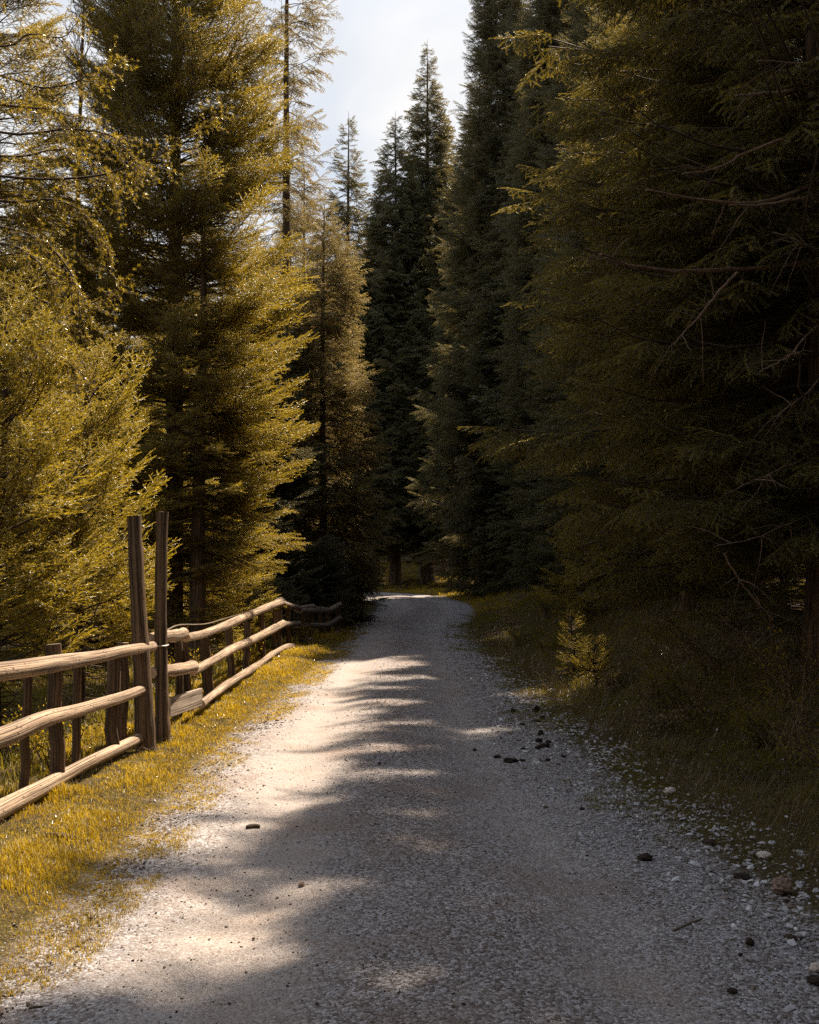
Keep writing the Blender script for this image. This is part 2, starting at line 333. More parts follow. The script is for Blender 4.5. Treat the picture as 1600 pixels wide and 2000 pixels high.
def road_mat():
    m, t, o = mat('road_gravel')
    g = N(t, 'ShaderNodeNewGeometry'); at = attr(t, 'worn')        # worn = packed fine wheel tracks
    P = g.outputs['Position']
    v1 = N(t, 'ShaderNodeTexVoronoi', i_Scale=75.0); t.links.new(P, v1.inputs[0])
    v2 = N(t, 'ShaderNodeTexVoronoi', i_Scale=170.0); t.links.new(P, v2.inputs[0])
    n1 = N(t, 'ShaderNodeTexNoise', i_Scale=2.2, i_Detail=9.0, i_Roughness=0.68); t.links.new(P, n1.inputs[0])
    n2 = N(t, 'ShaderNodeTexNoise', i_Scale=70.0, i_Detail=3.0, i_Roughness=0.7); t.links.new(P, n2.inputs[0])
    sx = N(t, 'ShaderNodeSeparateColor'); t.links.new(v1.outputs['Color'], sx.inputs[0])
    stone = ramp(t, [(0.0, (0.085, 0.058, 0.042)), (0.25, (0.165, 0.128, 0.103)), (0.6, (0.275, 0.248, 0.232)), (1.0, (0.50, 0.48, 0.465))]); t.links.new(sx.outputs[0], stone.inputs[0])
    sx2 = N(t, 'ShaderNodeSeparateColor'); t.links.new(v2.outputs['Color'], sx2.inputs[0])
    fine = ramp(t, [(0.0, (0.155, 0.110, 0.082)), (0.3, (0.262, 0.216, 0.178)), (1.0, (0.385, 0.338, 0.292))]); t.links.new(sx2.outputs[0], fine.inputs[0])
    pk = N(t, 'ShaderNodeMath', operation='MULTIPLY_ADD', i_1=2.2, i_2=-1.1); t.links.new(n1.outputs[0], pk.inputs[0])
    pk2 = N(t, 'ShaderNodeMath', operation='ADD', use_clamp=True); t.links.new(pk.outputs[0], pk2.inputs[0]); t.links.new(at.outputs['Fac'], pk2.inputs[1])
    mx = N(t, 'ShaderNodeMix', data_type='RGBA'); t.links.new(pk2.outputs[0], mx.inputs[0]); t.links.new(stone.outputs[0], mx.inputs[6]); t.links.new(fine.outputs[0], mx.inputs[7])
    dk = ramp(t, [(0.30, 0.55), (0.5, 1.0)]); t.links.new(n2.outputs[0], dk.inputs[0])
    ml = N(t, 'ShaderNodeMix', data_type='RGBA', blend_type='MULTIPLY'); ml.inputs[0].default_value = 0.8
    t.links.new(mx.outputs[2], ml.inputs[6]); t.links.new(dk.outputs[0], ml.inputs[7])
    # brown litter stains
    n3 = N(t, 'ShaderNodeTexNoise', i_Scale=1.1, i_Detail=5.0, i_Roughness=0.6); t.links.new(P, n3.inputs[0])
    r3 = ramp(t, [(0.5, 0.0), (0.72, 0.75)]); t.links.new(n3.outputs[0], r3.inputs[0])
    ms = N(t, 'ShaderNodeMix', data_type='RGBA', blend_type='MULTIPLY'); ms.inputs[7].default_value = (0.62, 0.48, 0.38, 1)
    t.links.new(r3.outputs[0], ms.inputs[0]); t.links.new(ml.outputs[2], ms.inputs[6])
    p = N(t, 'ShaderNodeBsdfPrincipled', i_Roughness=0.72); p.inputs['Specular IOR Level'].default_value = 0.5
    br = attr(t, 'crown'); mb_ = N(t, 'ShaderNodeMix', data_type='RGBA', blend_type='MULTIPLY'); mb_.inputs[7].default_value = (0.70, 0.57, 0.47, 1)
    t.links.new(br.outputs['Fac'], mb_.inputs[0]); t.links.new(ms.outputs[2], mb_.inputs[6]); ms = mb_
    hs = N(t, 'ShaderNodeMath', operation='MULTIPLY_ADD', i_1=-0.9); t.links.new(v1.outputs['Distance'], hs.inputs[0]); t.links.new(n2.outputs[0], hs.inputs[2])
    bstr = N(t, 'ShaderNodeMapRange'); bstr.inputs[3].default_value = 1.0; bstr.inputs[4].default_value = 0.3; t.links.new(pk2.outputs[0], bstr.inputs[0])
    bp = N(t, 'ShaderNodeBump', i_Distance=0.012); t.links.new(bstr.outputs[0], bp.inputs['Strength'])
    t.links.new(hs.outputs[0], bp.inputs['Height']); t.links.new(bp.outputs[0], p.inputs['Normal'])
    t.links.new(ms.outputs[2], p.inputs['Base Color']); t.links.new(p.outputs[0], o.inputs[0])
    return m

# ------------------------------------------------------------------ ground and road
LE = np.array([(-1.75, -12), (-1.7, -6), (-1.62, 0), (-1.60, 4), (-1.58, 5.7), (-1.64, 8.5), (-1.57, 10.5), (-1.5, 13), (-1.4, 15.6), (-1.27, 20), (-1.28, 22.5), (-1.42, 26), (-1.2, 30), (-1.05, 35), (-1.7, 41), (-3.2, 45), (-6, 47.5), (-11, 48.5), (-22, 49)])
RE = np.array([(2.2, -12), (2.1, -6), (2.0, 0), (1.85, 4), (1.62, 5.7), (1.42, 8.5), (1.35, 10.5), (1.3, 13), (1.2, 15.6), (1.13, 20), (1.2, 22.5), (1.42, 26), (1.85, 30), (2.15, 35), (1.95, 41), (0.7, 48.5), (-3.5, 54), (-11, 56), (-22, 56.5)])
NR = 700
LS = spline(np.c_[LE, np.zeros(len(LE))], NR)[:, :2]; RS = spline(np.c_[RE, np.zeros(len(RE))], NR)[:, :2]
CS = (LS + RS) / 2; HW = np.linalg.norm(RS - LS, axis=1) / 2
TS = np.gradient(CS, axis=0); TS /= np.linalg.norm(TS, axis=1)[:, None]
def road_d(x, y):
    """Distance outside the road edge (negative on the road) and side (+1 right, -1 left)."""
    x = np.asarray(x, float).ravel(); y = np.asarray(y, float).ravel()
    d = np.empty(len(x)); sd = np.empty(len(x))
    C = CS[::3]; H = HW[::3]; T = TS[::3]
    for k in range(0, len(x), 20000):
        X = x[k:k + 20000]; Y = y[k:k + 20000]
        D = np.hypot(X[:, None] - C[None, :, 0], Y[:, None] - C[None, :, 1])
        i = D.argmin(1)
        d[k:k + 20000] = D[np.arange(len(X)), i] - H[i]
        rx, ry = X - C[i, 0], Y - C[i, 1]
        sd[k:k + 20000] = np.where(rx * T[i, 1] - ry * T[i, 0] > 0, 1, -1)
    return d, sd
def terrain(x, y, full=False):
    x = np.asarray(x, float); y = np.asarray(y, float); shp = x.shape
    d, sd = road_d(x, y); xf, yf = x.ravel(), y.ravel()
    e = np.maximum(d, 0)
    left = 0.07 * smooth(0.05, 0.5, e) - 0.28 * smooth(1.0, 2.2, e)
    bank = 0.30 + 0.70 * smooth(6, 11, yf) - 0.35 * smooth(18, 30, yf)
    right = 0.05 * smooth(0.1, 0.7, e) + bank * (0.72 * smooth(0.55, 2.3, e) + 0.06 * np.clip(e - 2, 0, 12))
    far = 0.085 * np.clip(yf - 55.5, 0, 60) * smooth(0, 4, e) + 0.02 * np.clip(yf - 115, 0, 400)
    h = np.where(sd > 0, right, left) * (1 - smooth(38, 52, yf)) + far
    nz_ = (0.16 + 0.22 * (sd > 0)) * fbm(xf * 1.1, yf * 1.1, 4) * smooth(0.1, 1.2, e) + 0.04 * fbm(xf * 6, yf * 6, 3) * smooth(0.0, 0.4, e) + 1.5 * fbm(xf * 0.05, yf * 0.05, 2) * smooth(6, 25, e)
    h = h + nz_ + 0.22 * (sd > 0) * fbm(xf * 2.6, yf * 2.6, 3) * smooth(0.3, 1.0, e) + 0.05 * fbm(xf * 3.1 + 7, yf * 3.1, 4) * smooth(-0.6, -0.1, d) - 0.10 * smooth(-0.12, -0.5, d)
    h = h.reshape(shp)
    return (h, d.reshape(shp), sd.reshape(shp)) if full else h
def gz(x, y): return float(terrain(np.array([x]), np.array([y]))[0])

def axis(fine0, fine1, step, far0, far1, n):
    mid = np.arange(fine0, fine1 + 1e-6, step)
    lo = fine0 - np.geomspace(step, fine0 - far0, n)[::-1]; hi = fine1 + np.geomspace(step, far1 - fine1, n)
    return np.concatenate([lo, mid, hi])
gx = axis(-5, 6, 0.11, -600, 600, 34); gy = axis(1.5, 26, 0.13, -300, 1200, 60)
GX, GY = np.meshgrid(gx, gy)
GZ, GD, GS = terrain(GX, GY, True)
nx, ny = len(gx), len(gy)
idx = np.arange(nx * ny).reshape(ny, nx)
quads = np.stack([idx[:-1, :-1], idx[:-1, 1:], idx[1:, 1:], idx[1:, :-1]], -1).reshape(-1, 4)
green = np.where(GS < 0, 0.55 - 0.7 * smooth(0.9, 1.6, GD), 0.45 - 0.55 * smooth(1.5, 3.5, GD))
green = np.where(GD < 0.25, green - 0.3 * smooth(0.15, -0.2, GD), green); green = np.where(GY > 36, 0.5, green)
me = mesh_from('ground', np.stack([GX, GY, GZ], -1).reshape(-1, 3), quads, (ground_mat(),), attrs={'green': green.ravel().astype(float), 'grit': smooth(0.25, -0.2, GD).ravel() * (GY < 45).ravel()})
link('ground', me, kind='structure')

na = 44
u = np.linspace(-1.14, 1.14, na)
# resample road ribs: finer near the camera
rs = np.unique(np.concatenate([np.arange(0, NR, 2), np.arange(80, 420, 1)]))
RX = CS[rs, 0][:, None] + u[None] * (RS - LS)[rs, 0][:, None] / 2
RY = CS[rs, 1][:, None] + u[None] * (RS - LS)[rs, 1][:, None] / 2
edge = np.abs(u)[None] + 0.22 * fbm(RX * 2.3 + 5, RY * 2.3, 5)
def road_h(x, y, uu, ed):
    lat = uu
    return 0.045 * (1 - lat ** 2) - 0.03 * (np.exp(-((lat + 0.5) / 0.16) ** 2) + np.exp(-((lat - 0.42) / 0.16) ** 2)) + 0.03 * fbm(x * 1.3, y * 1.3, 4) + 0.008 * fbm(x * 12, y * 12, 3) - 0.10 * smooth(0.86, 1.12, ed)
RZ = road_h(RX, RY, u[None], edge)
worn = 1.0 * np.exp(-((u[None] + 0.5) / 0.26) ** 2) + 0.55 * np.exp(-((u[None] - 0.42) / 0.16) ** 2) - 0.25 * smooth(0.55, 0.9, u[None]) - 0.25 * smooth(0.8, 0.95, -u[None]) + 0 * RX
idx = np.arange(RX.size).reshape(RX.shape)
quads = np.stack([idx[:-1, :-1], idx[:-1, 1:], idx[1:, 1:], idx[1:, :-1]], -1).reshape(-1, 4)
me = mesh_from('road', np.stack([RX, RY, RZ], -1).reshape(-1, 3), quads, (road_mat(),), attrs={'worn': worn.ravel(), 'crown': np.clip(0.75 * np.exp(-((u[None] + 0.02) / 0.30) ** 2) * (0.6 + 1.3 * fbm(RX * 1.5, RY * 0.9, 4)), 0, 1).ravel()})
link('road', me, kind='structure')
from_mid = lambda x, y: None
def surf(x, y):
    """Height of whatever is on top (road or soil) at x, y arrays."""
    x = np.asarray(x, float); y = np.asarray(y, float)
    h = terrain(x, y)
    i = np.abs(CS[None, :, 1] - y.ravel()[:, None]).argmin(1)
    uu = (x.ravel() - CS[i, 0]) / HW[i]
    ed = np.abs(uu) + 0.22 * fbm(x.ravel() * 2.3 + 5, y.ravel() * 2.3, 5)
    rh = road_h(x.ravel(), y.ravel(), uu, ed)
    rh = np.where((np.abs(uu) < 1.14) & (y.ravel() < 38), rh, -9)
    return np.maximum(h.ravel(), rh).reshape(h.shape)
def s1(x, y): return float(surf(np.array([x]), np.array([y]))[0])

# ------------------------------------------------------------------ sunlight gaps between the right-hand trees
# (ground X, ground Y, half width, half depth) of the sun flecks on the road: the crowns have openings there
FLECKS = [(-1.15, 4.25, 0.62, 0.50), (-0.72, 7.1, 0.30, 0.32), (-1.1, 8.0, 0.55, 0.36), (-0.85, 9.6, 0.5, 0.25), (-0.95, 10.8, 0.6, 0.35), (-0.95, 12.2, 0.5, 0.35),
          (-0.55, 13.6, 0.8, 0.45), (-0.6, 15.2, 0.7, 0.4), (0.86, 9.55, 0.36, 0.26), (0.08, 5.66, 0.2, 0.18), (-1.0, 5.7, 0.3, 0.2), (1.62, 12.0, 0.85, 0.9), (1.63, 13.5, 0.25, 0.3), (2.6, 15.6, 0.5, 0.35), (2.3, 13.6, 0.6, 0.35), (1.5, 12.8, 0.3, 0.3), (1.7, 16.5, 0.4, 0.6), (1.9, 20.5, 0.5, 1.0), (2.6, 10.6, 0.35, 0.2), (2.0, 9.6, 0.2, 0.15),
          (-0.2, 11.4, 0.4, 0.2), (-0.1, 8.6, 0.4, 0.16), (0.05, 13.8, 0.45, 0.28), (-0.25, 6.35, 0.32, 0.14), (0.0, 10.0, 0.42, 0.2), (-0.35, 5.0, 0.25, 0.12), (0.1, 15.8, 0.4, 0.3), (0.45, 12.6, 0.3, 0.2), (0.1, 7.6, 0.3, 0.15), (-2.4, 60, 2.2, 4.5), (0.9, 60.5, 0.9, 2.2), (4.6, 62, 0.5, 1.5)]
_rq = np.random.default_rng(12)
for _ in range(44):
    _y = 3.4 * (15 / 3.4) ** _rq.random(); FLECKS.append((_rq.uniform(-1.35, 0.75) - 0.25 * _rq.random(), _y, _rq.uniform(0.06, 0.26), _rq.uniform(0.04, 0.12)))
def lets_sun(P):
    """True for points that stand in the way of a sun fleck or of the sunlit left verge."""
    k = P[:, 2] / SUNV[2]
    gx_ = P[:, 0] - k * SUNV[0]; gy_ = P[:, 1] - k * SUNV[1]
    nzf = fbm(gx_ * 3.6 + 31, gy_ * 5.0, 3) * 2.0
    hit = (gx_ < -1.62 + 0.45 * nzf) & (gx_ > -9) & (gy_ > 3.2) & (gy_ < 17.8)
    fine = fbm(gx_ * 5.5 + 3, gy_ * 8.0, 2)
    for x, y, a, b in FLECKS:
        hit |= (fine > -0.10) & (((gx_ - x) / (a + 0.07)) ** 2 + ((gy_ - y) / (b + 0.07)) ** 2 < 0.95 + 1.6 * nzf)
    return hit

# ------------------------------------------------------------------ spruce boughs and trees
def shoot_needles(P0, D, L, spacing, nl, nw, r, flat=0.55):
    n = max(3, int(L / spacing))
    t = (np.arange(n) + r.random(n) * 0.8) / n
    ang = np.arange(n) * 2.399 + r.random() * 6
    D = D / np.linalg.norm(D)
    up = np.array([0, 0, 1.0]); Y = np.cross(up, D); Y /= np.linalg.norm(Y) + 1e-9; Z = np.cross(D, Y)
    rad = np.cos(ang)[:, None] * Y + (flat * np.sin(ang) + 0.15)[:, None] * Z
    d = 0.75 * D[None] + rad * (0.85 - 0.45 * t[:, None]); d /= np.linalg.norm(d, axis=1)[:, None]
    l = nl * (0.75 + 0.4 * r.random(n))
    base = P0[None] + D[None] * (L * t)[:, None]
    side = np.cross(d, D[None] + 0.3 * r.standard_normal((n, 3))); side /= np.linalg.norm(side, axis=1)[:, None] + 1e-9
    a = base + side * nw / 2; b = base - side * nw / 2; c = base + d * l[:, None]
    V = np.stack([a, b, c], 1).reshape(-1, 3)
    return V, np.repeat(t, 3)
def make_bough(name, seed, m_needle, step, spacing, nl, nw, sub=True, hang=0.0, fine=1.0):
    r = np.random.default_rng(seed)
    Vs, As = [], []; tv = []; tn = 0; TF = []
    def stick(p, q, ra, rb):
        nonlocal tn
        d = q - p; s = np.cross(d, [0.1, 0.2, 1.0]); s /= np.linalg.norm(s) + 1e-9; w = np.cross(d, s); w /= np.linalg.norm(w) + 1e-9
        pts = []
        for c, rr in ((p, ra), (q, rb)):
            for k in range(3):
                a = k * 2.094; pts.append(c + rr * (math.cos(a) * s + math.sin(a) * w))
        tv.append(np.array(pts))
        for k in range(3):
            j = (k + 1) % 3; TF.append([tn + k, tn + j, tn + 3 + j]); TF.append([tn + k, tn + 3 + j, tn + 3 + k])
        tn += 6
    def shoot(p, d, L, age0, rr):
        d = d / np.linalg.norm(d)
        V, t = shoot_needles(p, d, L, spacing, nl, nw, r); Vs.append(V); As.append(np.clip(age0 + 0.5 * t, 0, 1)); stick(p, p + d * L, rr, rr * 0.5)
    ax = lambda t: np.array([t, 0.05 * math.sin(t * 3 + seed), -0.10 * t * t + 0.06 * t])
    for k in range(6):
        a, b = ax(k / 6), ax((k + 1) / 6)
        if k > 0: shoot(a, b - a, np.linalg.norm(b - a), 0.05 + 0.08 * k, 0.006 - 0.0007 * k)
        else: stick(a, b, 0.007, 0.006)
    t = 0.10; sgn = 1
    while t < 0.96:
        L = (0.44 * (1 - t) ** 0.8 * min(1, t / 0.25 + 0.35) + 0.07) * r.uniform(0.7, 1.15)
        an = R_(r.uniform(42, 66)); p = ax(t)
        d = np.array([math.cos(an), sgn * math.sin(an), r.uniform(-0.22, 0.16) - hang])
        shoot(p, d, L, 0.15 + 0.3 * t, 0.004)
        if sub and L > 0.15:
            d /= np.linalg.norm(d); q = 0.3; s2 = 1
            while q < 0.95:
                l2 = (0.16 * (1 - q) + 0.05) * r.uniform(0.7, 1.2) * (1 + 0.35 * (fine - 1))
                sd = np.cross(d, [0, 0, 1]); d2 = d * 0.62 + s2 * sd * 0.75 + np.array([0, 0, r.uniform(-0.25, 0.15) - hang * 0.6])
                shoot(p + d * L * q, d2, l2, 0.3 + 0.3 * q, 0.0025)
                q += 0.085 * fine / L; s2 = -s2
        t += step * r.uniform(0.75, 1.25); sgn = -sgn
    V = np.vstack(Vs); n = len(V) // 3
    F = np.arange(len(V)).reshape(-1, 3)
    allV = np.vstack([V] + tv); allF = np.vstack([F, np.array(TF) + len(V)])
    fm = np.concatenate([np.zeros(n, int), np.ones(len(TF), int)])
    me = mesh_from(name, allV, allF, (m_needle, M_TWIG), fm, {'age': np.concatenate(As + [np.zeros(tn)])}, smooth_=False)
    return bpy.data.objects.new(name, me)            # source mesh for the foliage nodes, not placed itself

def scatter_group(name, protos):
    g = bpy.data.node_groups.new(name, 'GeometryNodeTree')
    g.interface.new_socket('Geometry', in_out='INPUT', socket_type='NodeSocketGeometry')
    g.interface.new_socket('Geometry', in_out='OUTPUT', socket_type='NodeSocketGeometry')
    gi = g.nodes.new('NodeGroupInput'); go = g.nodes.new('NodeGroupOutput')
    jn = g.nodes.new('GeometryNodeJoinGeometry')
    for p in protos:
        oi = g.nodes.new('GeometryNodeObjectInfo'); oi.inputs['Object'].default_value = p; oi.inputs['As Instance'].default_value = False
        ti = g.nodes.new('GeometryNodeGeometryToInstance')
        g.links.new(oi.outputs['Geometry'], ti.inputs[0]); g.links.new(ti.outputs[0], jn.inputs[0])
    ip = g.nodes.new('GeometryNodeInstanceOnPoints'); ip.inputs['Pick Instance'].default_value = True
    def na_(nm, ty):
        n = g.nodes.new('GeometryNodeInputNamedAttribute'); n.data_type = ty; n.inputs[0].default_value = nm; return n.outputs[0]
    er = g.nodes.new('FunctionNodeEulerToRotation'); g.links.new(na_('rot', 'FLOAT_VECTOR'), er.inputs[0])
    g.links.new(gi.outputs[0], ip.inputs['Points']); g.links.new(jn.outputs[0], ip.inputs['Instance'])
    g.links.new(er.outputs[0], ip.inputs['Rotation']); g.links.new(na_('size', 'FLOAT_VECTOR'), ip.inputs['Scale'])
    g.links.new(na_('pick', 'INT'), ip.inputs['Instance Index'])
    g.links.new(ip.outputs[0], go.inputs[0])
    return g
def foliage_obj(name, parent, P, M, sc, grp, npick, r):
    sc = np.asarray(sc)
    if sc.ndim == 1: sc = np.repeat(sc[:, None], 3, 1)
    me = mesh_from(name, P, [], attrs={'rot': eulers(M), 'size': sc, 'pick': r.integers(0, npick, len(P))})
    o = link(name, me, parent, kind='stuff')
    md = o.modifiers.new('foliage', 'NODES'); md.node_group = grp
    return o

NEAR = [make_bough('bough', 10 + k, M_NEEDLE, 0.085, 0.0042, 0.040, 0.0072, fine=1.8) for k in range(3)]
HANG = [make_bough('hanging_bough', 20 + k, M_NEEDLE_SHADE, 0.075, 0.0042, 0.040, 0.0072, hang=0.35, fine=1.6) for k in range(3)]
YOUNG = [make_bough('young_bough', 30 + k, M_NEEDLE_YOUNG, 0.12, 0.0036, 0.046, 0.0070, fine=2.0) for k in range(3)]
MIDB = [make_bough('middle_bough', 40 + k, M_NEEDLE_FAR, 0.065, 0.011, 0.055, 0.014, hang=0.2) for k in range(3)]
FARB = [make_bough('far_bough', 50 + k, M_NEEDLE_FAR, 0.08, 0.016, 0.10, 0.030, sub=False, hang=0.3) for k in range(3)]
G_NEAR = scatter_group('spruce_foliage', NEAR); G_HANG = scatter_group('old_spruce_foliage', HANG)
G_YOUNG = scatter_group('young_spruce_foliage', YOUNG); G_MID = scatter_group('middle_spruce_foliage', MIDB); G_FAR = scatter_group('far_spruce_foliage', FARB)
BROWN = [make_bough('brown_bough', 60 + k, M_NEEDLE_BROWN, 0.085, 0.0055, 0.045, 0.010, hang=0.3, fine=1.8) for k in range(3)]
G_BROWN = scatter_group('brownish_spruce_foliage', BROWN)
LOD = {'brown': G_BROWN, 'near': G_NEAR, 'hang': G_HANG, 'young': G_YOUNG, 'mid': G_MID, 'far': G_FAR}

def spruce(X, Y, H, rmax, zb, label, seed, lod='near', group=None, cat='tree', whorl=0.30, per=6, bsize=0.6, gap=0.17, up=0.15, droop=0.35, tip=0.25,
           f0=0.22, p=0.8, trunk_r=None, carve=False, hangd=0.0, lean=(0, 0), belly=0.0, keep=None, name='spruce_tree', ragged=0.25, bare_low=0, thin=1.0, z0=None):
    r = np.random.default_rng(seed)
    zg = (gz(X, Y) if z0 is None else z0) - 0.05
    root = thing(name, (X, Y, zg), label, cat, group)
    tr = trunk_r or max(0.03, H * 0.0105)
    zz = np.linspace(0, 1, 14)
    trunk_P = np.stack([lean[0] * zz ** 1.3 * H + 0.02 * np.sin(zz * 7 + seed), lean[1] * zz * H + 0.02 * np.cos(zz * 5 + seed), zz * H], -1)
    mb = MB(); rad = tr * (1 - zz) ** 0.85 + 0.006; rad[0] *= 1.35
    mb.tube(trunk_P, rad, 9, lump=0.08, seed=seed)
    mb.build('trunk', M_BARK, root)
    axis_at = lambda z: np.stack([np.interp(z, trunk_P[:, 2], trunk_P[:, 0]), np.interp(z, trunk_P[:, 2], trunk_P[:, 1]), z], -1)
    limbs = MB(); FP, FD, FR, FS = [], [], [], []
    z = max(zb, 0.15)
    sides = 4
    while z < H * 0.985:
        frac = (H - z) / (H - zb)
        for k in range(max(3, int(round(per * (0.6 + 0.4 * min(1, frac * 3)))))):
            if r.random() > thin: continue
            zz_ = z + r.uniform(-0.5, 0.5) * whorl
            if zz_ > H * 0.985 or zz_ < 0.1: continue
            fr = min(1.0, max(0.0, (H - zz_) / (H - zb)))
            L = rmax * min(1.0, max(fr, 0)) ** p * (1 - ragged + 2 * ragged * r.random()) * (0.72 + 0.28 * smooth(0, 0.12, 1 - fr)) + 0.08
            if belly: L *= 1 - belly * (1 - float(smooth(0, 0.38, 1 - fr)))
            az = r.uniform(0, 2 * math.pi)
            hd = np.array([math.cos(az), math.sin(az), 0.0])
            u_up = up + 0.55 * (1 - fr) ** 1.6 + r.uniform(-0.12, 0.12); dr = droop * (0.35 + 0.65 * fr)
            n = 6; t = np.linspace(0, 1, n)
            b0 = axis_at(np.array(zz_))
            P = b0[None] + hd[None] * (L * t)[:, None]; P[:, 2] += L * (u_up * t - dr * 1.6 * t ** 1.6 + tip * 1.5 * t ** 3)
            sidew = np.array([-hd[1], hd[0], 0]); P += sidew[None] * (L * 0.06 * np.sin(t * 3 + r.random() * 6))[:, None]
            lr = min(0.022, 0.006 + 0.008 * L)
            limbs.tube(P, lr * (1 - 0.75 * t), sides, cap=False, seed=k)
            nb = max(2, int(L * (1 - f0) / gap * 2))
            tt = f0 + (1 - f0) * (np.arange(nb) + r.random(nb) * 0.7) / nb
            Q = np.stack([np.interp(tt, t, P[:, c]) for c in range(3)], -1)
            T = np.gradient(P, axis=0); T = np.stack([np.interp(tt, t, T[:, c]) for c in range(3)], -1); T /= np.linalg.norm(T, axis=1)[:, None]
            sg = np.where(np.arange(nb) % 2 == 0, 1, -1)
            yaw = R_(52) * (1 - 0.6 * tt) * sg * r.uniform(0.5, 1.2, nb)
            D = T * np.cos(yaw)[:, None] + sidew[None] * np.sin(yaw)[:, None]
            D[:, 2] += r.uniform(-0.25, 0.15, nb) - hangd * (0.6 + 0.8 * r.random(nb))
            sz = bsize * np.clip(0.55 + 0.5 * L / rmax, 0.5, 1.05) * (1.0 - 0.35 * tt) * r.uniform(0.75, 1.2, nb)
            sz = np.minimum(sz, 0.30 + 0.75 * L) * (0.6 + 0.4 * min(1.0, fr * 5))
            FP += [Q, P[-1:] - T[-1:] * 0.1]; FD += [D, T[-1:]]; FS += [sz, np.array([min(0.55 * bsize, 0.12 + 0.5 * L) * r.uniform(0.8, 1.2)])]
            FR += [r.uniform(-0.5, 0.5, nb), np.array([0.0])]
        z += whorl * (1.0 - 0.45 * (z - zb) / (H - zb))
    # leader
    top = axis_at(np.array(H * 0.965)); FP.append(top[None]); FD.append(np.array([[0.02, 0, 1.0]])); FS.append(np.array([min(0.5, H * 0.04)])); FR.append(np.array([0.0]))
    FP = np.vstack(FP); FD = np.vstack(FD); FS = np.concatenate(FS); FR = np.concatenate(FR)
    if bare_low:                                     # dead twigs under a young crown
        for k in range(bare_low):
            zz_ = r.uniform(0.1, zb + 0.4); az = r.uniform(0, 6.28); L = r.uniform(0.3, 0.9) * min(1, rmax)
            b0 = axis_at(np.array(zz_)); t = np.linspace(0, 1, 5)
            P = b0[None] + np.array([math.cos(az), math.sin(az), 0])[None] * (L * t)[:, None]; P[:, 2] += L * (0.1 * t - 0.5 * t * t * r.random())
            P += 0.02 * r.standard_normal(P.shape); limbs.tube(P, 0.006 * (1 - 0.8 * t) + 0.0015, 3, cap=False, seed=k)
            for q in range(3):
                s_ = P[2 + q % 3]; d = r.standard_normal(3) * 0.12 + np.array([math.cos(az), math.sin(az), -0.3]) * 0.15
                limbs.tube(np.stack([s_, s_ + d * 0.6, s_ + d + [0, 0, -0.03]]), [0.003, 0.002, 0.001], 3, cap=False, seed=q)
    org = np.array([X, Y, zg])
    ok = np.ones(len(FP), bool)
    D_ = FD / np.linalg.norm(FD, axis=1)[:, None]
    if carve:
        for f in (0.15, 0.6):
            ok &= ~lets_sun(FP + org + D_ * (FS * f)[:, None])
    if keep is not None: ok &= keep(FP + org)
    FP, FD, FS, FR = FP[ok], FD[ok], FS[ok], FR[ok]
    limbs.build('branchwork', M_TWIG, root, kind='stuff')
    sc3 = np.stack([FS, FS * r.uniform(0.8, 1.1, len(FS)), FS], -1)
    foliage_obj('foliage', root, FP, frames(FD, FR), sc3, LOD[lod], 3, r)
    return root

def px_x(px, Y): return (px - 800) / 2000.0 * Y
exec_trees = True
# --- left side, behind the fence
spruce(px_x(338, 15), 15, 14.0, 1.92, 0.9, 'tall golden-green spruce with visible trunk behind the two tall gate posts', 101, 'near', belly=0.35, keep=lambda P: ~((np.abs(P[:, 0] / P[:, 1] + 0.233 + 0.003 * (P[:, 2] - 4.5)) < 0.010) & (P[:, 1] < 15.2) & (P[:, 2] > 2.2) & (P[:, 2] < 7.0) & (np.sin(P[:, 2] * 3.1) < 0.35)), whorl=0.23, per=7, bsize=0.80, gap=0.15, up=0.30, droop=0.42, tip=0.30, p=0.62, trunk_r=0.15)
spruce(px_x(160, 10.2), 10.2, 3.75, 0.78, 0.85, 'young bright spruce with long upright shoots behind the rails beside the gate posts', 102, 'young', whorl=0.19, per=6, bsize=0.52, gap=0.13, up=0.45, droop=0.25, tip=0.3, p=0.6, belly=0.25, ragged=0.45, bare_low=60, trunk_r=0.05)
spruce(px_x(0, 9.0), 9.0, 4.3, 0.85, 0.8, 'young yellow-green spruce at the far left above the near rails', 103, 'young', whorl=0.19, per=6, bsize=0.52, gap=0.13, up=0.45, droop=0.25, tip=0.3, p=0.6, belly=0.25, ragged=0.45, bare_low=60, trunk_r=0.05)
spruce(px_x(-30, 15), 15, 13.0, 1.35, 2.0, 'dark spruce behind the larch in the upper left corner', 104, 'near', whorl=0.3, per=6, bsize=0.8, gap=0.16, up=0.2, droop=0.4, tip=0.25, p=0.6)
spruce(px_x(180, 18.5), 18.5, 8.3, 2.1, 0.6, 'dark middle-sized spruce between the larch and the tall golden spruce', 105, 'near', whorl=0.28, per=7, bsize=0.85, gap=0.16, up=0.15, droop=0.4, tip=0.25)
spruce(px_x(556, 28), 28, 21.0, 1.5, 3.5, 'tall sparse spruce with open branches against the sky behind the golden spruce', 106, 'brown', whorl=0.66, per=5, bsize=0.95, gap=0.24, up=0.1, droop=0.5, tip=0.35, p=0.42, hangd=0.55, thin=0.8, trunk_r=0.2)
spruce(px_x(630, 25.5), 25.5, 10.6, 1.15, 0.8, 'narrow brownish spruce in half sun right of the golden spruce', 107, 'brown', whorl=0.30, per=7, bsize=0.9, gap=0.17, up=0.05, droop=0.45, tip=0.3, p=0.5, hangd=0.35)
spruce(px_x(678, 60), 60, 27.5, 2.0, 3, 'slim spruce with its tip in the gap of sky left of the road', 108, 'far', whorl=0.6, per=6, bsize=1.7, gap=0.4, up=0.05, droop=0.5, tip=0.35, p=0.7, hangd=0.4, z0=1.0)
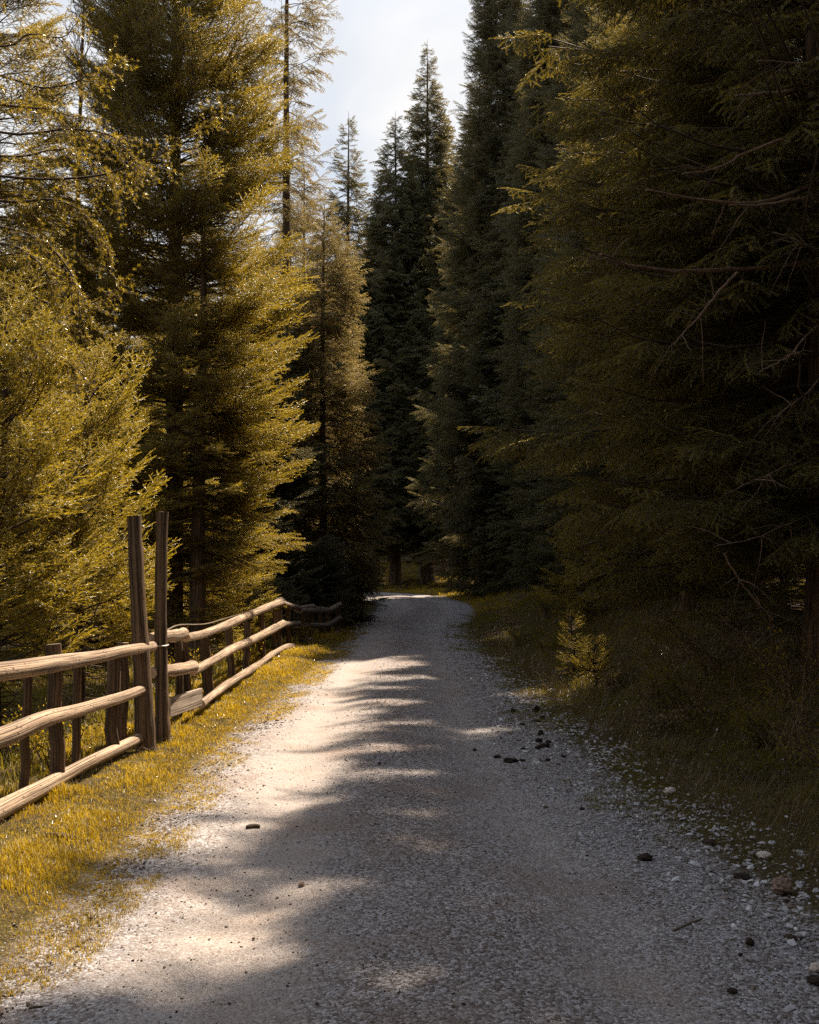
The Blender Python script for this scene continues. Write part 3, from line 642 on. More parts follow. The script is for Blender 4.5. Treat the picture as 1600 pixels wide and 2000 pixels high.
spruce(px_x(655, 27.5), 27.5, 3.7, 1.0, 0.1, 'low dark spruce at the bend behind the far fence', 109, 'mid', whorl=0.22, per=7, bsize=0.65, gap=0.18, p=0.6)
spruce(px_x(470, 17.8), 17.8, 1.7, 0.65, 0.1, 'small sunlit spruce behind the sunlit rails of the second fence run', 110, 'young', whorl=0.17, per=6, bsize=0.4, gap=0.12, up=0.35, p=0.7)
spruce(px_x(545, 21), 21, 1.15, 0.5, 0.1, 'small bushy spruce behind the kink of the fence', 111, 'mid', whorl=0.17, per=6, bsize=0.45, gap=0.13, up=0.3, p=0.6)
spruce(px_x(405, 15.5), 15.5, 1.4, 0.6, 0.1, 'knee-high sunlit spruce just past the short board of the fence', 112, 'young', whorl=0.15, per=6, bsize=0.36, gap=0.11, up=0.35, p=0.7)
spruce(px_x(616, 24), 24, 1.6, 0.62, 0.1, 'grey-green rounded bushy spruce behind the far dark rails', 113, 'mid', whorl=0.15, per=8, bsize=0.5, gap=0.14, up=0.3, p=0.35)
spruce(px_x(480, 24), 24, 9.0, 1.9, 0.3, 'dark spruce in the shade close behind the golden spruce', 114, 'mid', whorl=0.3, per=7, bsize=1.0, gap=0.2)
spruce(px_x(590, 33), 33, 15.0, 1.9, 0.5, 'narrow brown-green spruce behind the half-lit brownish one', 115, 'brown', whorl=0.38, per=7, bsize=1.2, gap=0.22, hangd=0.3)
spruce(px_x(390, 14.2), 14.2, 7.5, 1.15, 1.7, 'slender spruce with a bare lower trunk just right of the golden spruce trunk', 116, 'near', whorl=0.3, per=6, bsize=0.5, gap=0.16, up=0.1, droop=0.4, p=0.6, trunk_r=0.12, bare_low=40)
# --- right side
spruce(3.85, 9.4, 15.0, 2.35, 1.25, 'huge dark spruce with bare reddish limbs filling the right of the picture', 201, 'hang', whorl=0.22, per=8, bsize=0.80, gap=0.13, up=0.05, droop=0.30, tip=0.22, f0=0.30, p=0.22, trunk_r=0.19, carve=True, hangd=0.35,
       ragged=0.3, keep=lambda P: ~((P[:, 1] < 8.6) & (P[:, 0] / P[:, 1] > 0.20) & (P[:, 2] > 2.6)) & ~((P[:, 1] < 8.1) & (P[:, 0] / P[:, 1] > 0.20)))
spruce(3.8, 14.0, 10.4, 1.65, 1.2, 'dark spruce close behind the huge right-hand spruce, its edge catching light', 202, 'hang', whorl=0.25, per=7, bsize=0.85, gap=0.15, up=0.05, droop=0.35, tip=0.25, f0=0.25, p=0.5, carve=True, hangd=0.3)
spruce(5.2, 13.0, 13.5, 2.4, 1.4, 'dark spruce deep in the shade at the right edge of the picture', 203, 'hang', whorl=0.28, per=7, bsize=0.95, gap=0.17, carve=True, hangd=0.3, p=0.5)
spruce(4.25, 17.5, 11.5, 1.6, 1.0, 'dark spruce behind the sunlit sapling on the right bank', 204, 'mid', whorl=0.28, per=7, bsize=0.95, gap=0.17, carve=True, hangd=0.3, p=0.5)
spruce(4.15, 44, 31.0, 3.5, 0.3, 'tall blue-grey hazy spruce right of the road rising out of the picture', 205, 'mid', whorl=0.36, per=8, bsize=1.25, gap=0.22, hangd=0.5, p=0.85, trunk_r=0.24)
spruce(5.1, 23.0, 12.5, 1.7, 0.4, 'dark spruce filling the gap behind the right bank', 206, 'mid', whorl=0.32, per=8, bsize=1.1, gap=0.2, hangd=0.3, carve=True, p=0.55)
spruce(5.9, 39, 23.0, 2.0, 0.4, 'dark shaded spruce standing right at the outside of the bend', 207, 'mid', whorl=0.38, per=8, bsize=1.35, gap=0.25, hangd=0.5, p=0.55)
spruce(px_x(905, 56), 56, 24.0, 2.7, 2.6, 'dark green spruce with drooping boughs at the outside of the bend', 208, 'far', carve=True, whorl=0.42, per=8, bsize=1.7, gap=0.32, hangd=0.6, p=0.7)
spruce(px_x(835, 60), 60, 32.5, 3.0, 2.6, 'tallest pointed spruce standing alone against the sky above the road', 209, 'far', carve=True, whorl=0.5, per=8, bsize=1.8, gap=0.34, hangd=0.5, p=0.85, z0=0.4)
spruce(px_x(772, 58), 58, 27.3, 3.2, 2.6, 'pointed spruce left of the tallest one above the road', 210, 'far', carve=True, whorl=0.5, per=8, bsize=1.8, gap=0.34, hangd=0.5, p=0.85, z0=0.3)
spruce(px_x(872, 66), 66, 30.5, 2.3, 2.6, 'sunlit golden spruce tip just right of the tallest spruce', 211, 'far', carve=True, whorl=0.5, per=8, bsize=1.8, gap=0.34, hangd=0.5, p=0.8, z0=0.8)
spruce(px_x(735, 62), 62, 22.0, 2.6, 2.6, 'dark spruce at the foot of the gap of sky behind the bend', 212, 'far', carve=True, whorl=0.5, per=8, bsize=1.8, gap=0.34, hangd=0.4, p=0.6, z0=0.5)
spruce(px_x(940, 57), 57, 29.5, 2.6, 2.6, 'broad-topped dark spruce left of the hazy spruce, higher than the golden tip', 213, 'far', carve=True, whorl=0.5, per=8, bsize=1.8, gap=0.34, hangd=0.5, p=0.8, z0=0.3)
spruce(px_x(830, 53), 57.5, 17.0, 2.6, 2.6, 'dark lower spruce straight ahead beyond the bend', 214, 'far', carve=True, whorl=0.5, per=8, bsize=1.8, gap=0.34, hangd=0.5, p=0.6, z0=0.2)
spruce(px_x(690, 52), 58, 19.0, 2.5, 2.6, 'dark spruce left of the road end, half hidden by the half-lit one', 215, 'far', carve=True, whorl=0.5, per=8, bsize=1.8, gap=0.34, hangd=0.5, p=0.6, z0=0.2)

spruce(5.2, 27.0, 18.0, 1.6, 0.3, 'bushy dark spruce on the right where the road begins to bend', 216, 'mid', whorl=0.32, per=8, bsize=1.1, gap=0.2, hangd=0.3, p=0.5, carve=True)
spruce(6.2, 35.0, 26.0, 1.9, 0.3, 'dark spruce right of the foot of the hazy spruce', 217, 'mid', whorl=0.38, per=8, bsize=1.3, gap=0.25, hangd=0.4, p=0.55)
spruce(5.6, 42.0, 22.0, 2.6, 0.3, 'tall dark spruce behind the outside of the bend, right of the drooping one', 218, 'far', whorl=0.45, per=8, bsize=1.7, gap=0.32, hangd=0.4, p=0.55)
spruce(5.2, 20.0, 13.5, 2.1, 0.5, 'dark tall spruce above the right bank, between the huge spruce and the hazy one', 219, 'mid', whorl=0.30, per=8, bsize=1.1, gap=0.2, hangd=0.3, p=0.45, carve=True)
spruce(5.0, 31.0, 24.0, 1.8, 0.5, 'tall narrow dark spruce behind the bushy one at the start of the bend', 220, 'mid', whorl=0.34, per=8, bsize=1.15, gap=0.22, hangd=0.4, p=0.5)
# forest behind the bend and to the sides: copies of four trees share their mesh data
def copy_tree(o, parent=None):
    c = o.copy(); COL.objects.link(c)
    if parent is not None: c.parent = parent
    for ch in list(o.children): copy_tree(ch, c)
    return c
forest_src = spruce(16, 88, 26, 2.9, 2.6, 'dark spruce in the closed forest beyond the bend', 301, 'far', 'spruces of the closed forest beyond the bend', whorl=0.55, per=8, bsize=1.9, gap=0.38, hangd=0.5, p=0.6)
forest_spots = [(px, Y) for Y, pxs in ((74, (640, 705, 775, 850, 925, 1010)), (88, (600, 670, 735, 800, 865, 930, 1000, 1075)), (104, (560, 640, 720, 790, 860, 940, 1020)), (46, (1110, 1190)), (34, (1140, 1240)))
                for px in pxs]
rf = np.random.default_rng(5)
for px, Y in forest_spots:
    c = copy_tree(forest_src); x = px_x(px + rf.uniform(-15, 15), Y)
    c.location = (x, Y + rf.uniform(-2, 2), gz(x, Y) - 0.1); c.rotation_euler = (0, 0, rf.uniform(0, 6.28)); s_ = rf.uniform(0.75, 1.0) if Y > 50 else rf.uniform(0.5, 0.6)
    c.scale = (s_, s_, s_)
left_src = spruce(-9.5, 26, 12, 2.3, 0.8, 'dark spruce in the wood behind the fence', 302, 'far', 'spruces of the wood behind the fence', whorl=0.42, per=7, bsize=1.4, gap=0.3, hangd=0.2)
for x, y, s_ in ((-6.6, 21, 0.62), (-12, 30, 1.0), (-7.2, 33, 1.0), (-5.6, 40, 1.15), (-9.5, 46, 1.2), (-15, 38, 1.1), (-8.2, 38, 0.9), (-5.2, 30.5, 0.8)):
    c = copy_tree(left_src); c.location = (x, y, gz(x, y) - 0.1); c.rotation_euler = (0, 0, rf.uniform(0, 6.28)); c.scale = (s_,) * 3
right_src = spruce(7.6, 11, 14, 2.5, 0.8, 'dark spruce of the wood at the right and behind the camera, mostly unseen, some added to block sky', 303, 'mid', 'spruces of the wood on the right', whorl=0.45, per=6, bsize=1.0, gap=0.3, hangd=0.3)
for x, y, s_ in ((5.6, 5.2, 0.85), (10.2, 17, 0.95), (9.8, 22.5, 0.8), (8.3, 20.5, 0.7), (11.5, 28, 1.0), (4.9, 1.2, 0.95), (3.6, -3.5, 1.0), (-5.2, -1.5, 0.9), (-2.8, -6.5, 1.1), (8.5, 6, 1.0), (-5.5, -6, 1.0), (5, -5, 1.1), (0.5, -14, 1.2), (-8, -1, 1.0)):  # those beside and behind the camera are unseen, added to block sky light
    c = copy_tree(right_src); c.location = (x, y, gz(x, y) - 0.1); c.rotation_euler = (0, 0, rf.uniform(0, 6.28)); c.scale = (s_,) * 3

# ------------------------------------------------------------------ larch, bare tree
def rosette():
    r = np.random.default_rng(4); V, A = [], []
    for k in range(18):
        d = r.standard_normal(3); d[2] = abs(d[2]) * 0.8 + 0.1; d /= np.linalg.norm(d)
        s = np.cross(d, r.standard_normal(3)); s /= np.linalg.norm(s)
        l = r.uniform(0.7, 1.1); V += [s * 0.055, -s * 0.055, d * l]; A += [0.2, 0.2, 1.0]
    return np.array(V), np.arange(len(V)).reshape(-1, 3), np.array(A)
RV, RF_, RA = rosette()
def larch():
    r = np.random.default_rng(77)
    Y = 9.6; X = px_x(-95, Y); zg = gz(X, Y)
    root = thing('larch_tree', (X, Y, zg), 'larch with thin drooping branches dotted with yellow-green needle tufts in the upper left', 'tree')
    org = np.array([X, Y, zg])
    zz = np.linspace(0, 1, 12); mb = MB()
    mb.tube(np.stack([0.1 * np.sin(zz * 4), 0 * zz, zz * 9.5], -1), 0.11 * (1 - zz) ** 0.8 + 0.01, 9, lump=0.08, seed=3); mb.build('trunk', M_BARK, root)
    tufts = []
    big = [[(-95, 330), (60, 345), (170, 340), (240, 325), (300, 300), (350, 265), (400, 235), (440, 205)],
           [(-95, 250), (40, 260), (140, 250), (210, 262), (250, 300), (262, 345)],
           [(-95, 520), (30, 560), (90, 590), (140, 600), (200, 575), (235, 545)],
           [(-95, 420), (40, 455), (110, 500), (150, 560), (165, 640), (185, 690)],
           [(-95, 120), (10, 150), (80, 170), (140, 160), (180, 140), (215, 110)],
           [(-95, 200), (20, 210), (90, 215), (150, 225), (205, 240)],
           [(-95, 380), (30, 400), (120, 400), (170, 430), (200, 470), (215, 520)],
           [(-95, 610), (0, 650), (60, 680), (110, 690), (150, 720)],
           [(-95, 60), (0, 90), (60, 70), (120, 75), (160, 40)],
           [(-95, 300), (20, 300), (90, 290), (150, 300), (200, 340), (220, 400)],
           [(-95, 460), (10, 480), (60, 500), (90, 540), (110, 600)],
           [(-95, 570), (20, 590), (70, 620), (100, 660), (115, 700)]]
    for k, pts in enumerate(big):
        Yk = Y + r.uniform(-0.9, 0.7)
        P = np.array([W(px, py, Y + (Yk - Y) * min(1, q / 2.0)) for q, (px, py) in enumerate(pts)]) - org
        P = spline(P, 26); P[1:] += np.cumsum(r.standard_normal(P[1:].shape) * 0.006, axis=0)
        t = np.linspace(0, 1, len(P)); b = MB(); b.tube(P, 0.012 * (1 - t) + 0.003, 5, seed=k)
        tufts.append(P[3:])
        for q in range(4, 25):
            for sgn in (1, -1, 1):
                if r.random() < 0.12: continue
                L = r.uniform(0.14, 0.46) * (1 - 0.6 * t[q]) + 0.04
                T = P[q] - P[q - 1]; T /= np.linalg.norm(T)
                d = T * 0.5 + r.standard_normal(3) * 0.45 + np.array([0, 0, -0.45]); d /= np.linalg.norm(d)
                u_ = np.linspace(0, 1, 7)[:, None]
                tw = P[q] + d * L * u_ + np.array([0, 0, -0.18]) * L * u_ ** 2 + T * 0.3 * L * u_ ** 2
                tw[1:] += r.standard_normal(tw[1:].shape) * 0.006
                b.tube(tw, 0.004 * (1 - 0.6 * u_[:, 0]), 3, cap=False); tufts.append(spline(tw, max(4, int(L / 0.035)))[1:])
        b.build('branch', M_TWIG, root)
    tp = np.vstack(tufts); tp = tp[r.random(len(tp)) < 0.9] + 0.004 * r.standard_normal((int((r.random(1) * 0 + 1)[0]), 3))
    D = r.standard_normal((len(tp), 3)); D[:, 2] = np.abs(D[:, 2])
    sc = r.uniform(0.020, 0.050, len(tp))
    V, F = realize(RV, RF_, tp, frames(D, r.uniform(0, 6, len(tp))), sc)
    me = mesh_from('needle_tufts', V, F, (M_LARCH,), attrs={'age': np.tile(RA, len(tp)) * np.repeat(r.uniform(0.4, 1, len(tp)), len(RA))}, smooth_=False)
    link('foliage', me, root, kind='stuff')
larch()
def bare_tree():
    r = np.random.default_rng(8); Y = 17.0; b0 = W(157, 1150, Y); root = thing('bare_tree', b0, 'thin leafless tree with ascending twigs against the sky at the upper left', 'tree')
    pts = [W(px, py, Y) - b0 for px, py in ((157, 1150), (158, 900), (155, 650), (152, 400), (157, 220), (161, 90), (166, -40), (170, -160))]
    P = spline(pts, 40); t = np.linspace(0, 1, 40); mb = MB(); mb.tube(P, 0.05 * (1 - t) ** 0.8 + 0.006, 6, lump=0.1); mb.build('trunk', M_TWIG, root)
    for k in range(26):
        q = r.uniform(0.55, 0.97); p = np.array([np.interp(q, t, P[:, c]) for c in range(3)]); az = r.uniform(0, 6.28); L = r.uniform(0.5, 1.3) * (1.15 - q) * 1.6
        u_ = np.linspace(0, 1, 6)[:, None]; h = np.array([math.cos(az), math.sin(az), 0])
        tw = p + h * L * 0.55 * u_ + np.array([0, 0, L]) * u_ ** 1.25; b = MB(); b.tube(tw, 0.011 * (1 - 0.8 * u_[:, 0]), 4, cap=False)
        for m in range(7):
            s_ = tw[2 + m % 4] ; d = r.standard_normal(3) * 0.5 + [0, 0, 0.9] + h * 0.6; d *= 0.22 / np.linalg.norm(d)
            b.tube(np.stack([s_, s_ + d * 0.5 + r.standard_normal(3) * .01, s_ + d]), [0.005, 0.004, 0.002], 3, cap=False)
            for z_ in (0.6, 0.8, 1.0): b.tube(np.stack([s_ + d * z_, s_ + d * z_ + r.standard_normal(3) * 0.02]), [0.006, 0.003], 3, cap=False)
        b.build('branch', M_TWIG, root)
bare_tree()

# ------------------------------------------------------------------ bare limbs of the huge right-hand spruce
big_right = next(o for o in COL.objects if o.get('label', '').startswith('huge dark spruce'))
RT = 0.02
def right_limb(pts, Ys, r0, r1, seed, twigs=6):
    r = np.random.default_rng(seed); org = np.array(big_right.location)
    P = spline([W(px, py, Y) - org for (px, py), Y in zip(pts, np.linspace(Ys[0], Ys[1], len(pts)))], 22)
    P[1:] += np.cumsum(0.004 * r.standard_normal(P[1:].shape), axis=0)
    t = np.linspace(0, 1, 22); b = MB(); b.tube(P, r0 + (r1 - r0) * t, 6, lump=0.12, seed=seed)
    for k in range(twigs):
        q = r.integers(6, 21); d = r.standard_normal(3) * [0.5, 0.4, 0.5] + [-0.5, 0, -0.25]; L = r.uniform(0.15, 0.5); u_ = np.linspace(0, 1, 5)[:, None]
        tw = P[q] + d / np.linalg.norm(d) * L * u_ + np.array([0, 0, -0.25 * L]) * u_ ** 2; tw[1:] += 0.008 * r.standard_normal(tw[1:].shape)
        b.tube(tw, 0.005 * (1 - 0.7 * u_[:, 0]), 3, cap=False)
    b.build('branch', M_LIMB, big_right)
for k, (pts, Ys, a, c) in enumerate([
        ([(1640, 503), (1480, 521), (1330, 527), (1230, 512), (1175, 488)], (9.0, 7.2), 0.024, 0.009),
        ([(1440, 533), (1385, 592), (1345, 640), (1318, 668)], (7.9, 7.4), 0.013, 0.006),
        ([(1640, 338), (1560, 372), (1480, 396), (1380, 392), (1260, 374)], (9.0, 7.2), 0.022, 0.008),
        ([(1640, 362), (1560, 390), (1490, 398), (1420, 400)], (9.0, 7.2), 0.020, 0.007),
        ([(1640, 160), (1560, 178), (1480, 187), (1440, 188)], (9.0, 7.2), 0.020, 0.009),
        ([(1530, 272), (1450, 300), (1400, 326), (1330, 337)], (8.2, 7.4), 0.014, 0.006),
        ([(1640, 498), (1570, 476), (1510, 452)], (9.0, 7.2), 0.014, 0.006),
        ([(1640, 600), (1580, 655), (1545, 700), (1490, 730)], (9.0, 7.2), 0.012, 0.005),
        ([(1640, 690), (1580, 760), (1530, 800), (1500, 820)], (9.0, 7.2), 0.010, 0.004),
        ([(1640, 120), (1560, 128), (1480, 122)], (9.0, 7.2), 0.012, 0.006),
        ([(1640, 860), (1560, 900), (1500, 925), (1420, 960)], (9.0, 7.2), 0.010, 0.004),
        ([(1640, 985), (1570, 1010), (1480, 1050), (1400, 1065)], (9.0, 7.2), 0.010, 0.004),
        ([(1415, 1080), (1440, 1130), (1475, 1180), (1510, 1220)], (7.3, 7.4), 0.008, 0.006)]):
    right_limb(pts, Ys, a, c, 40 + k)

# ------------------------------------------------------------------ fences
def log(root, org, pts, r0, r1, seed, name='rail', m=None, n=None, flat=1.0):
    """pts: (px, py, distance)."""
    P = spline([W(*p) - org for p in pts], n or 26)
    b = MB(); t = np.linspace(0, 1, len(P))
    P[:, 2] += 0.003 * np.sin(t * 9 + seed) + 0.002 * np.sin(t * 23 + seed * 2)
    b.tube(P, (r0 + (r1 - r0) * t) * (1 + 0.05 * np.sin(t * 14 + seed)), 16, lump=0.06, seed=seed, flat=flat)
    return b.build(name, m or M_RAIL, root)
def stake(root, org, px, ptop, pbot, Y, w, d=0.028, lean=0.0, seed=0, m=None):
    """A split post: px its centre, ptop/pbot the pixel rows of its top and foot, w its half width in metres."""
    a = W(px + lean, ptop, Y); c = W(px, pbot, Y); c[2] -= 0.25
    P = np.linspace(c, a, 9) - org; rr = np.random.default_rng(seed); P[1:-1, 0] += 0.006 * rr.standard_normal(7)
    b = MB(); b.tube(P, np.full(9, d) , 8, lump=0.10, seed=seed, flat=w / d, roll=0.39); return b.build('post', m or M_POST, root)
fx = lambda Y: float(np.interp(Y, [3, 6.1, 8.5, 10.5, 17.3, 20, 22.5], [-2.5, -2.44, -2.24, -2.2, -2.16, -2.0, -1.55]))   # fence line

f0 = W(120, 1560, 6.9); f0[2] = 0.05
near_fence = thing('fence', f0, 'near run of rough log fence from the left edge to the tall posts', 'fence', 'runs of the log fence along the road')
log(near_fence, f0, [(-420, 1385, 4.7), (-150, 1335, 5.45), (0, 1311, 6.1), (100, 1297, 6.7), (190, 1283, 7.5), (245, 1272, 8.0), (298, 1262, 8.5)], 0.069, 0.040, 1)
log(near_fence, f0, [(-420, 1560, 4.7), (-150, 1485, 5.4), (0, 1440, 6.05), (90, 1404, 6.65), (165, 1385, 7.3), (240, 1361, 7.95), (292, 1340, 8.45)], 0.070, 0.036, 2)
log(near_fence, f0, [(-420, 1790, 4.7), (-150, 1655, 5.4), (0, 1582, 6.05), (100, 1530, 6.8), (180, 1487, 7.5), (262, 1446, 8.2), (285, 1434, 8.4)], 0.066, 0.036, 3)
for k, (px, t_, b_, Y, w, ln) in enumerate([(117, 1258, 1505, 6.95, 0.052, -12), (48, 1310, 1530, 6.6, 0.030, 6), (150, 1300, 1490, 7.35, 0.032, 2), (218, 1270, 1455, 7.9, 0.052, 4), (237, 1255, 1440, 8.15, 0.05, 3), (-90, 1250, 1600, 5.9, 0.05, 0), (-300, 1240, 1800, 4.95, 0.05, 5)]):
    stake(near_fence, f0, px, t_, b_, Y, w, 0.024, ln, 60 + k)

gp_left = W(284, 1475, 8.35)
def gate_post(root, org, pts, seed, Y):
    b = MB(); P = spline([W(px, py, Y) - org for px, py, _ in pts], 40); r = np.interp(np.linspace(0, 1, 40), np.linspace(0, 1, len(pts)), [q[2] for q in pts])
    rr = np.random.default_rng(seed); r = r + 0.0022 * np.convolve(rr.standard_normal(42), [0.5, 1, 0.5], 'valid')
    b.tube(P, r, 14, lump=0.07, seed=seed, roll=0.2); return b.build('shaft', M_POST, root)
for base, pts, lab, sd, Y in (((286, 1478), [(288, 1510, .088), (284, 1440, .084), (280, 1350, .076), (274, 1250, .070), (268, 1130, .062), (262, 1008, .058)], 'left one of two tall upright log posts, leaning left, dark scar in the middle', 4, 8.35),
                              ((319, 1452), [(319, 1490, .066), (318, 1420, .064), (316, 1330, .058), (314, 1230, .054), (315, 1110, .053), (317, 1000, .053)], 'right one of two tall upright log posts, bound with a wire tie', 5, 8.75)):
    o_ = W(*base, Y); g_ = thing('gate_post', o_, lab, 'post', 'tall log posts between the fence runs'); gate_post(g_, o_, pts, sd, Y)
    if sd == 5:
        b = MB(); th = np.linspace(0, 2 * math.pi, 25); c = W(314.5, 1260, Y) - o_
        b.tube(np.stack([c[0] + 0.0635 * np.cos(th), c[1] + 0.0635 * np.sin(th), c[2] + 0.004 * np.sin(th)], -1), 0.006, 5, cap=False); b.build('wire_tie', M_WIRE, g_)

f1 = W(440, 1330, 13.0)
mid_fence = thing('fence', f1, 'second run of log fence, sunlit, from the gate posts to the kink', 'fence', 'runs of the log fence along the road')
log(mid_fence, f1, [(292, 1248, 8.75), (330, 1243, 9.1), (358, 1238, 9.6)], 0.054, 0.056, 11)
log(mid_fence, f1, [(296, 1314, 8.7), (335, 1309, 9.1), (377, 1303, 9.7)], 0.050, 0.058, 12)
log(mid_fence, f1, [(364, 1247, 9.65), (405, 1236, 10.9), (450, 1217, 12.4), (500, 1196, 14.6), (549, 1176, 17.5)], 0.038, 0.062, 13)
log(mid_fence, f1, [(377, 1312, 9.75), (412, 1292, 10.9), (455, 1267, 12.4), (500, 1247, 14.6), (553, 1218, 17.6)], 0.040, 0.064, 14)
log(mid_fence, f1, [(393, 1376, 10.0), (432, 1345, 11.3), (470, 1321, 12.6), (502, 1300, 14.3)], 0.040, 0.052, 15)
log(mid_fence, f1, [(497, 1304, 14.1), (530, 1280, 15.8), (558, 1264, 17.4), (572, 1262, 18.0)], 0.044, 0.052, 16)
def board():
    b = MB(); P = np.linspace(W(330, 1382, 9.2), W(392, 1361, 9.9), 6) - f1; b.tube(P, np.full(6, 0.118), 4, flat=0.22, roll=math.pi / 4, lump=0.0); o = b.build('board', M_BOARD, mid_fence); o.data.polygons.foreach_set('use_smooth', np.zeros(len(o.data.polygons), bool)); return o
board()
for k, (px, t_, b_, Y, w, ln) in enumerate([(378, 1245, 1408, 10.1, 0.052, -22), (352, 1250, 1400, 10.0, 0.040, -4), (414, 1245, 1375, 11.1, 0.062, -14), (456, 1225, 1328, 12.9, 0.050, -10), (481, 1213, 1305, 14.0, 0.048, 2), (515, 1190, 1290, 15.6, 0.052, -6), (545, 1190, 1272, 17.4, 0.05, 0), (563, 1185, 1265, 18.2, 0.05, 0), (535, 1190, 1278, 16.8, 0.04, 2)]):
    stake(mid_fence, f1, px, t_, b_, Y, w, 0.03, ln, 80 + k)
f2 = W(615, 1240, 20.5)
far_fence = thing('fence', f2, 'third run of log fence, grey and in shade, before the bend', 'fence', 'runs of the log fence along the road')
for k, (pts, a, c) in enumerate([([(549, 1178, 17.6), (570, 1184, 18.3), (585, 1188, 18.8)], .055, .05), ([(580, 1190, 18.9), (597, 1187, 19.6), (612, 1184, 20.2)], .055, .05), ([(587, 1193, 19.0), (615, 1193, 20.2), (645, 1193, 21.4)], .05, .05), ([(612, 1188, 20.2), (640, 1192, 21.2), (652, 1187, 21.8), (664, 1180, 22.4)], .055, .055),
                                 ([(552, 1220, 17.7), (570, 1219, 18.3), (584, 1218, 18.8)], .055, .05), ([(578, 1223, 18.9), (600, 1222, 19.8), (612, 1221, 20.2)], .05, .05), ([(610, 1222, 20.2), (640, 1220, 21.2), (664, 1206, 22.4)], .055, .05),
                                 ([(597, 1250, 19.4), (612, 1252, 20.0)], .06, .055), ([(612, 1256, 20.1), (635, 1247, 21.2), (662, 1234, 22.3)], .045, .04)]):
    log(far_fence, f2, pts, a, c, 20 + k, m=M_RAIL_SHADE_STICK, n=12)
for k, (px, t_, b_, Y) in enumerate([(590, 1188, 1262, 19.3), (601, 1190, 1260, 19.8), (609, 1192, 1258, 20.2), (627, 1192, 1255, 20.9), (641, 1192, 1250, 21.5), (660, 1182, 1243, 22.4)]):
    stake(far_fence, f2, px, t_, b_, Y, 0.06, 0.035, 0, 90 + k)
f3 = W(685, 1195, 27)
bend_fence = thing('fence', f3, 'farthest run of log fence in deep shade right at the bend', 'fence', 'runs of the log fence along the road')
log(bend_fence, f3, [(655, 1163, 26.5), (685, 1162, 27.3), (704, 1155, 28)], .045, .045, 31, m=M_RAIL_SHADE_STICK, n=10)
log(bend_fence, f3, [(655, 1188, 26.5), (685, 1187, 27.3), (706, 1180, 28)], .045, .045, 32, m=M_RAIL_SHADE_STICK, n=10)
for k, (px, t_, b_, Y) in enumerate([(668, 1160, 1215, 26.9), (690, 1158, 1212, 27.5), (705, 1153, 1205, 28)]):
    stake(bend_fence, f3, px, t_, b_, Y, 0.06, 0.035, 0, 100 + k)
def stick(pts, r0, label, m=None, name='stick', extra=()):
    P = np.array([W(*p) for p in pts]); o_ = P[0].copy(); b = MB(); Q = spline(P - o_, 16); t = np.linspace(0, 1, 16)
    b.tube(Q, r0 * (1 - 0.6 * t), 6, lump=0.15, seed=len(label))
    for e in extra: b.tube(spline(np.array([W(*p) for p in e]) - o_, 8), r0 * 0.5, 4, seed=3)
    return b.build(name, m or M_RAIL_SHADE_STICK, None, loc=o_, label=label, cat='stick')
stick([(325, 1232, 9.9), (350, 1221, 10.2), (400, 1219, 11.0), (440, 1208, 12.2), (500, 1190, 14.5)], 0.011, 'long thin bare stick lying over the posts beside the right tall post')
stick([(520, 1190, 16.2), (546, 1168, 17.2), (562, 1176, 17.6)], 0.016, 'short bent stick lying on top of the fence kink')

# ------------------------------------------------------------------ grass, litter and gravel
def blades(P, n_per, h, w, spread, r, bend=0.7):
    """Three-triangle bent blades round each tuft point."""
    n = len(P) * n_per
    c = np.repeat(P, n_per, 0); hh = np.repeat(h, n_per) * r.uniform(0.5, 1.25, n); ww = np.repeat(w, n_per) * r.uniform(0.7, 1.2, n)
    az = r.uniform(0, 6.283, n); rd = np.sqrt(r.random(n)) * np.repeat(spread, n_per)
    base = c + np.stack([np.cos(az) * rd, np.sin(az) * rd, np.zeros(n)], -1)
    a2 = az + r.normal(0, 0.8, n); lean = r.uniform(0.15, 1.0, n) * bend
    d = np.stack([np.cos(a2), np.sin(a2), np.zeros(n)], -1); s = np.stack([-np.sin(a2 + 0.5), np.cos(a2 + 0.5), np.zeros(n)], -1)
    mid = base + d * (hh * lean * 0.30)[:, None] + np.array([0, 0, 1.0]) * (hh * 0.6)[:, None]
    tip = base + d * (hh * lean * 0.95)[:, None] + np.array([0, 0, 1.0]) * (hh * (1.0 - 0.35 * lean))[:, None]
    k = (ww / 2)[:, None]
    V = np.stack([base - s * k, base + s * k, mid - s * k * 0.8, mid + s * k * 0.8, tip], 1).reshape(-1, 3)
    i = np.arange(n)[:, None] * 5
    F = np.concatenate([i + [[0, 1, 3]], i + [[0, 3, 2]], i + [[2, 3, 4]]], 0)
    age = np.tile([0.0, 0.0, 0.4, 0.4, 0.9], n) * np.repeat(r.uniform(0.4, 1.0, n), 5)
    return V, F, age
def strip_points(n, y0, y1, side, d0, d1, r, power=1.0):
    """Random points beside the road edge, denser towards the camera."""
    u_ = r.random(n); Y = y0 * (y1 / y0) ** u_
    e = np.interp(Y, LS[:, 1][:640], LS[:, 0][:640]) if side < 0 else np.interp(Y, RS[:, 1][:640], RS[:, 0][:640])
    d = d0 + (d1 - d0) * r.random(n) ** power
    X = e + side * d
    return X, Y, d
def grass(name, X, Y, hbase, m, label, n_per, r, wid=1.0, spread=0.035, bend=0.8):
    Z = surf(X, Y) - 0.004
    P = np.stack([X, Y, Z], -1)
    far = np.clip(Y / 6.0, 0.8, 5)
    V, F, A = blades(P, n_per, hbase, 0.0034 * far ** 0.8 * wid, spread * far ** 0.7, r, bend)
    me = mesh_from(name, V, F, (m,), attrs={'age': A}, smooth_=False)
    return link(name, me, kind='stuff', label=label, cat='grass')
r = np.random.default_rng(21)
X, Y, d = strip_points(30000, 3.0, 27, -1, -0.34, 1.15, r)
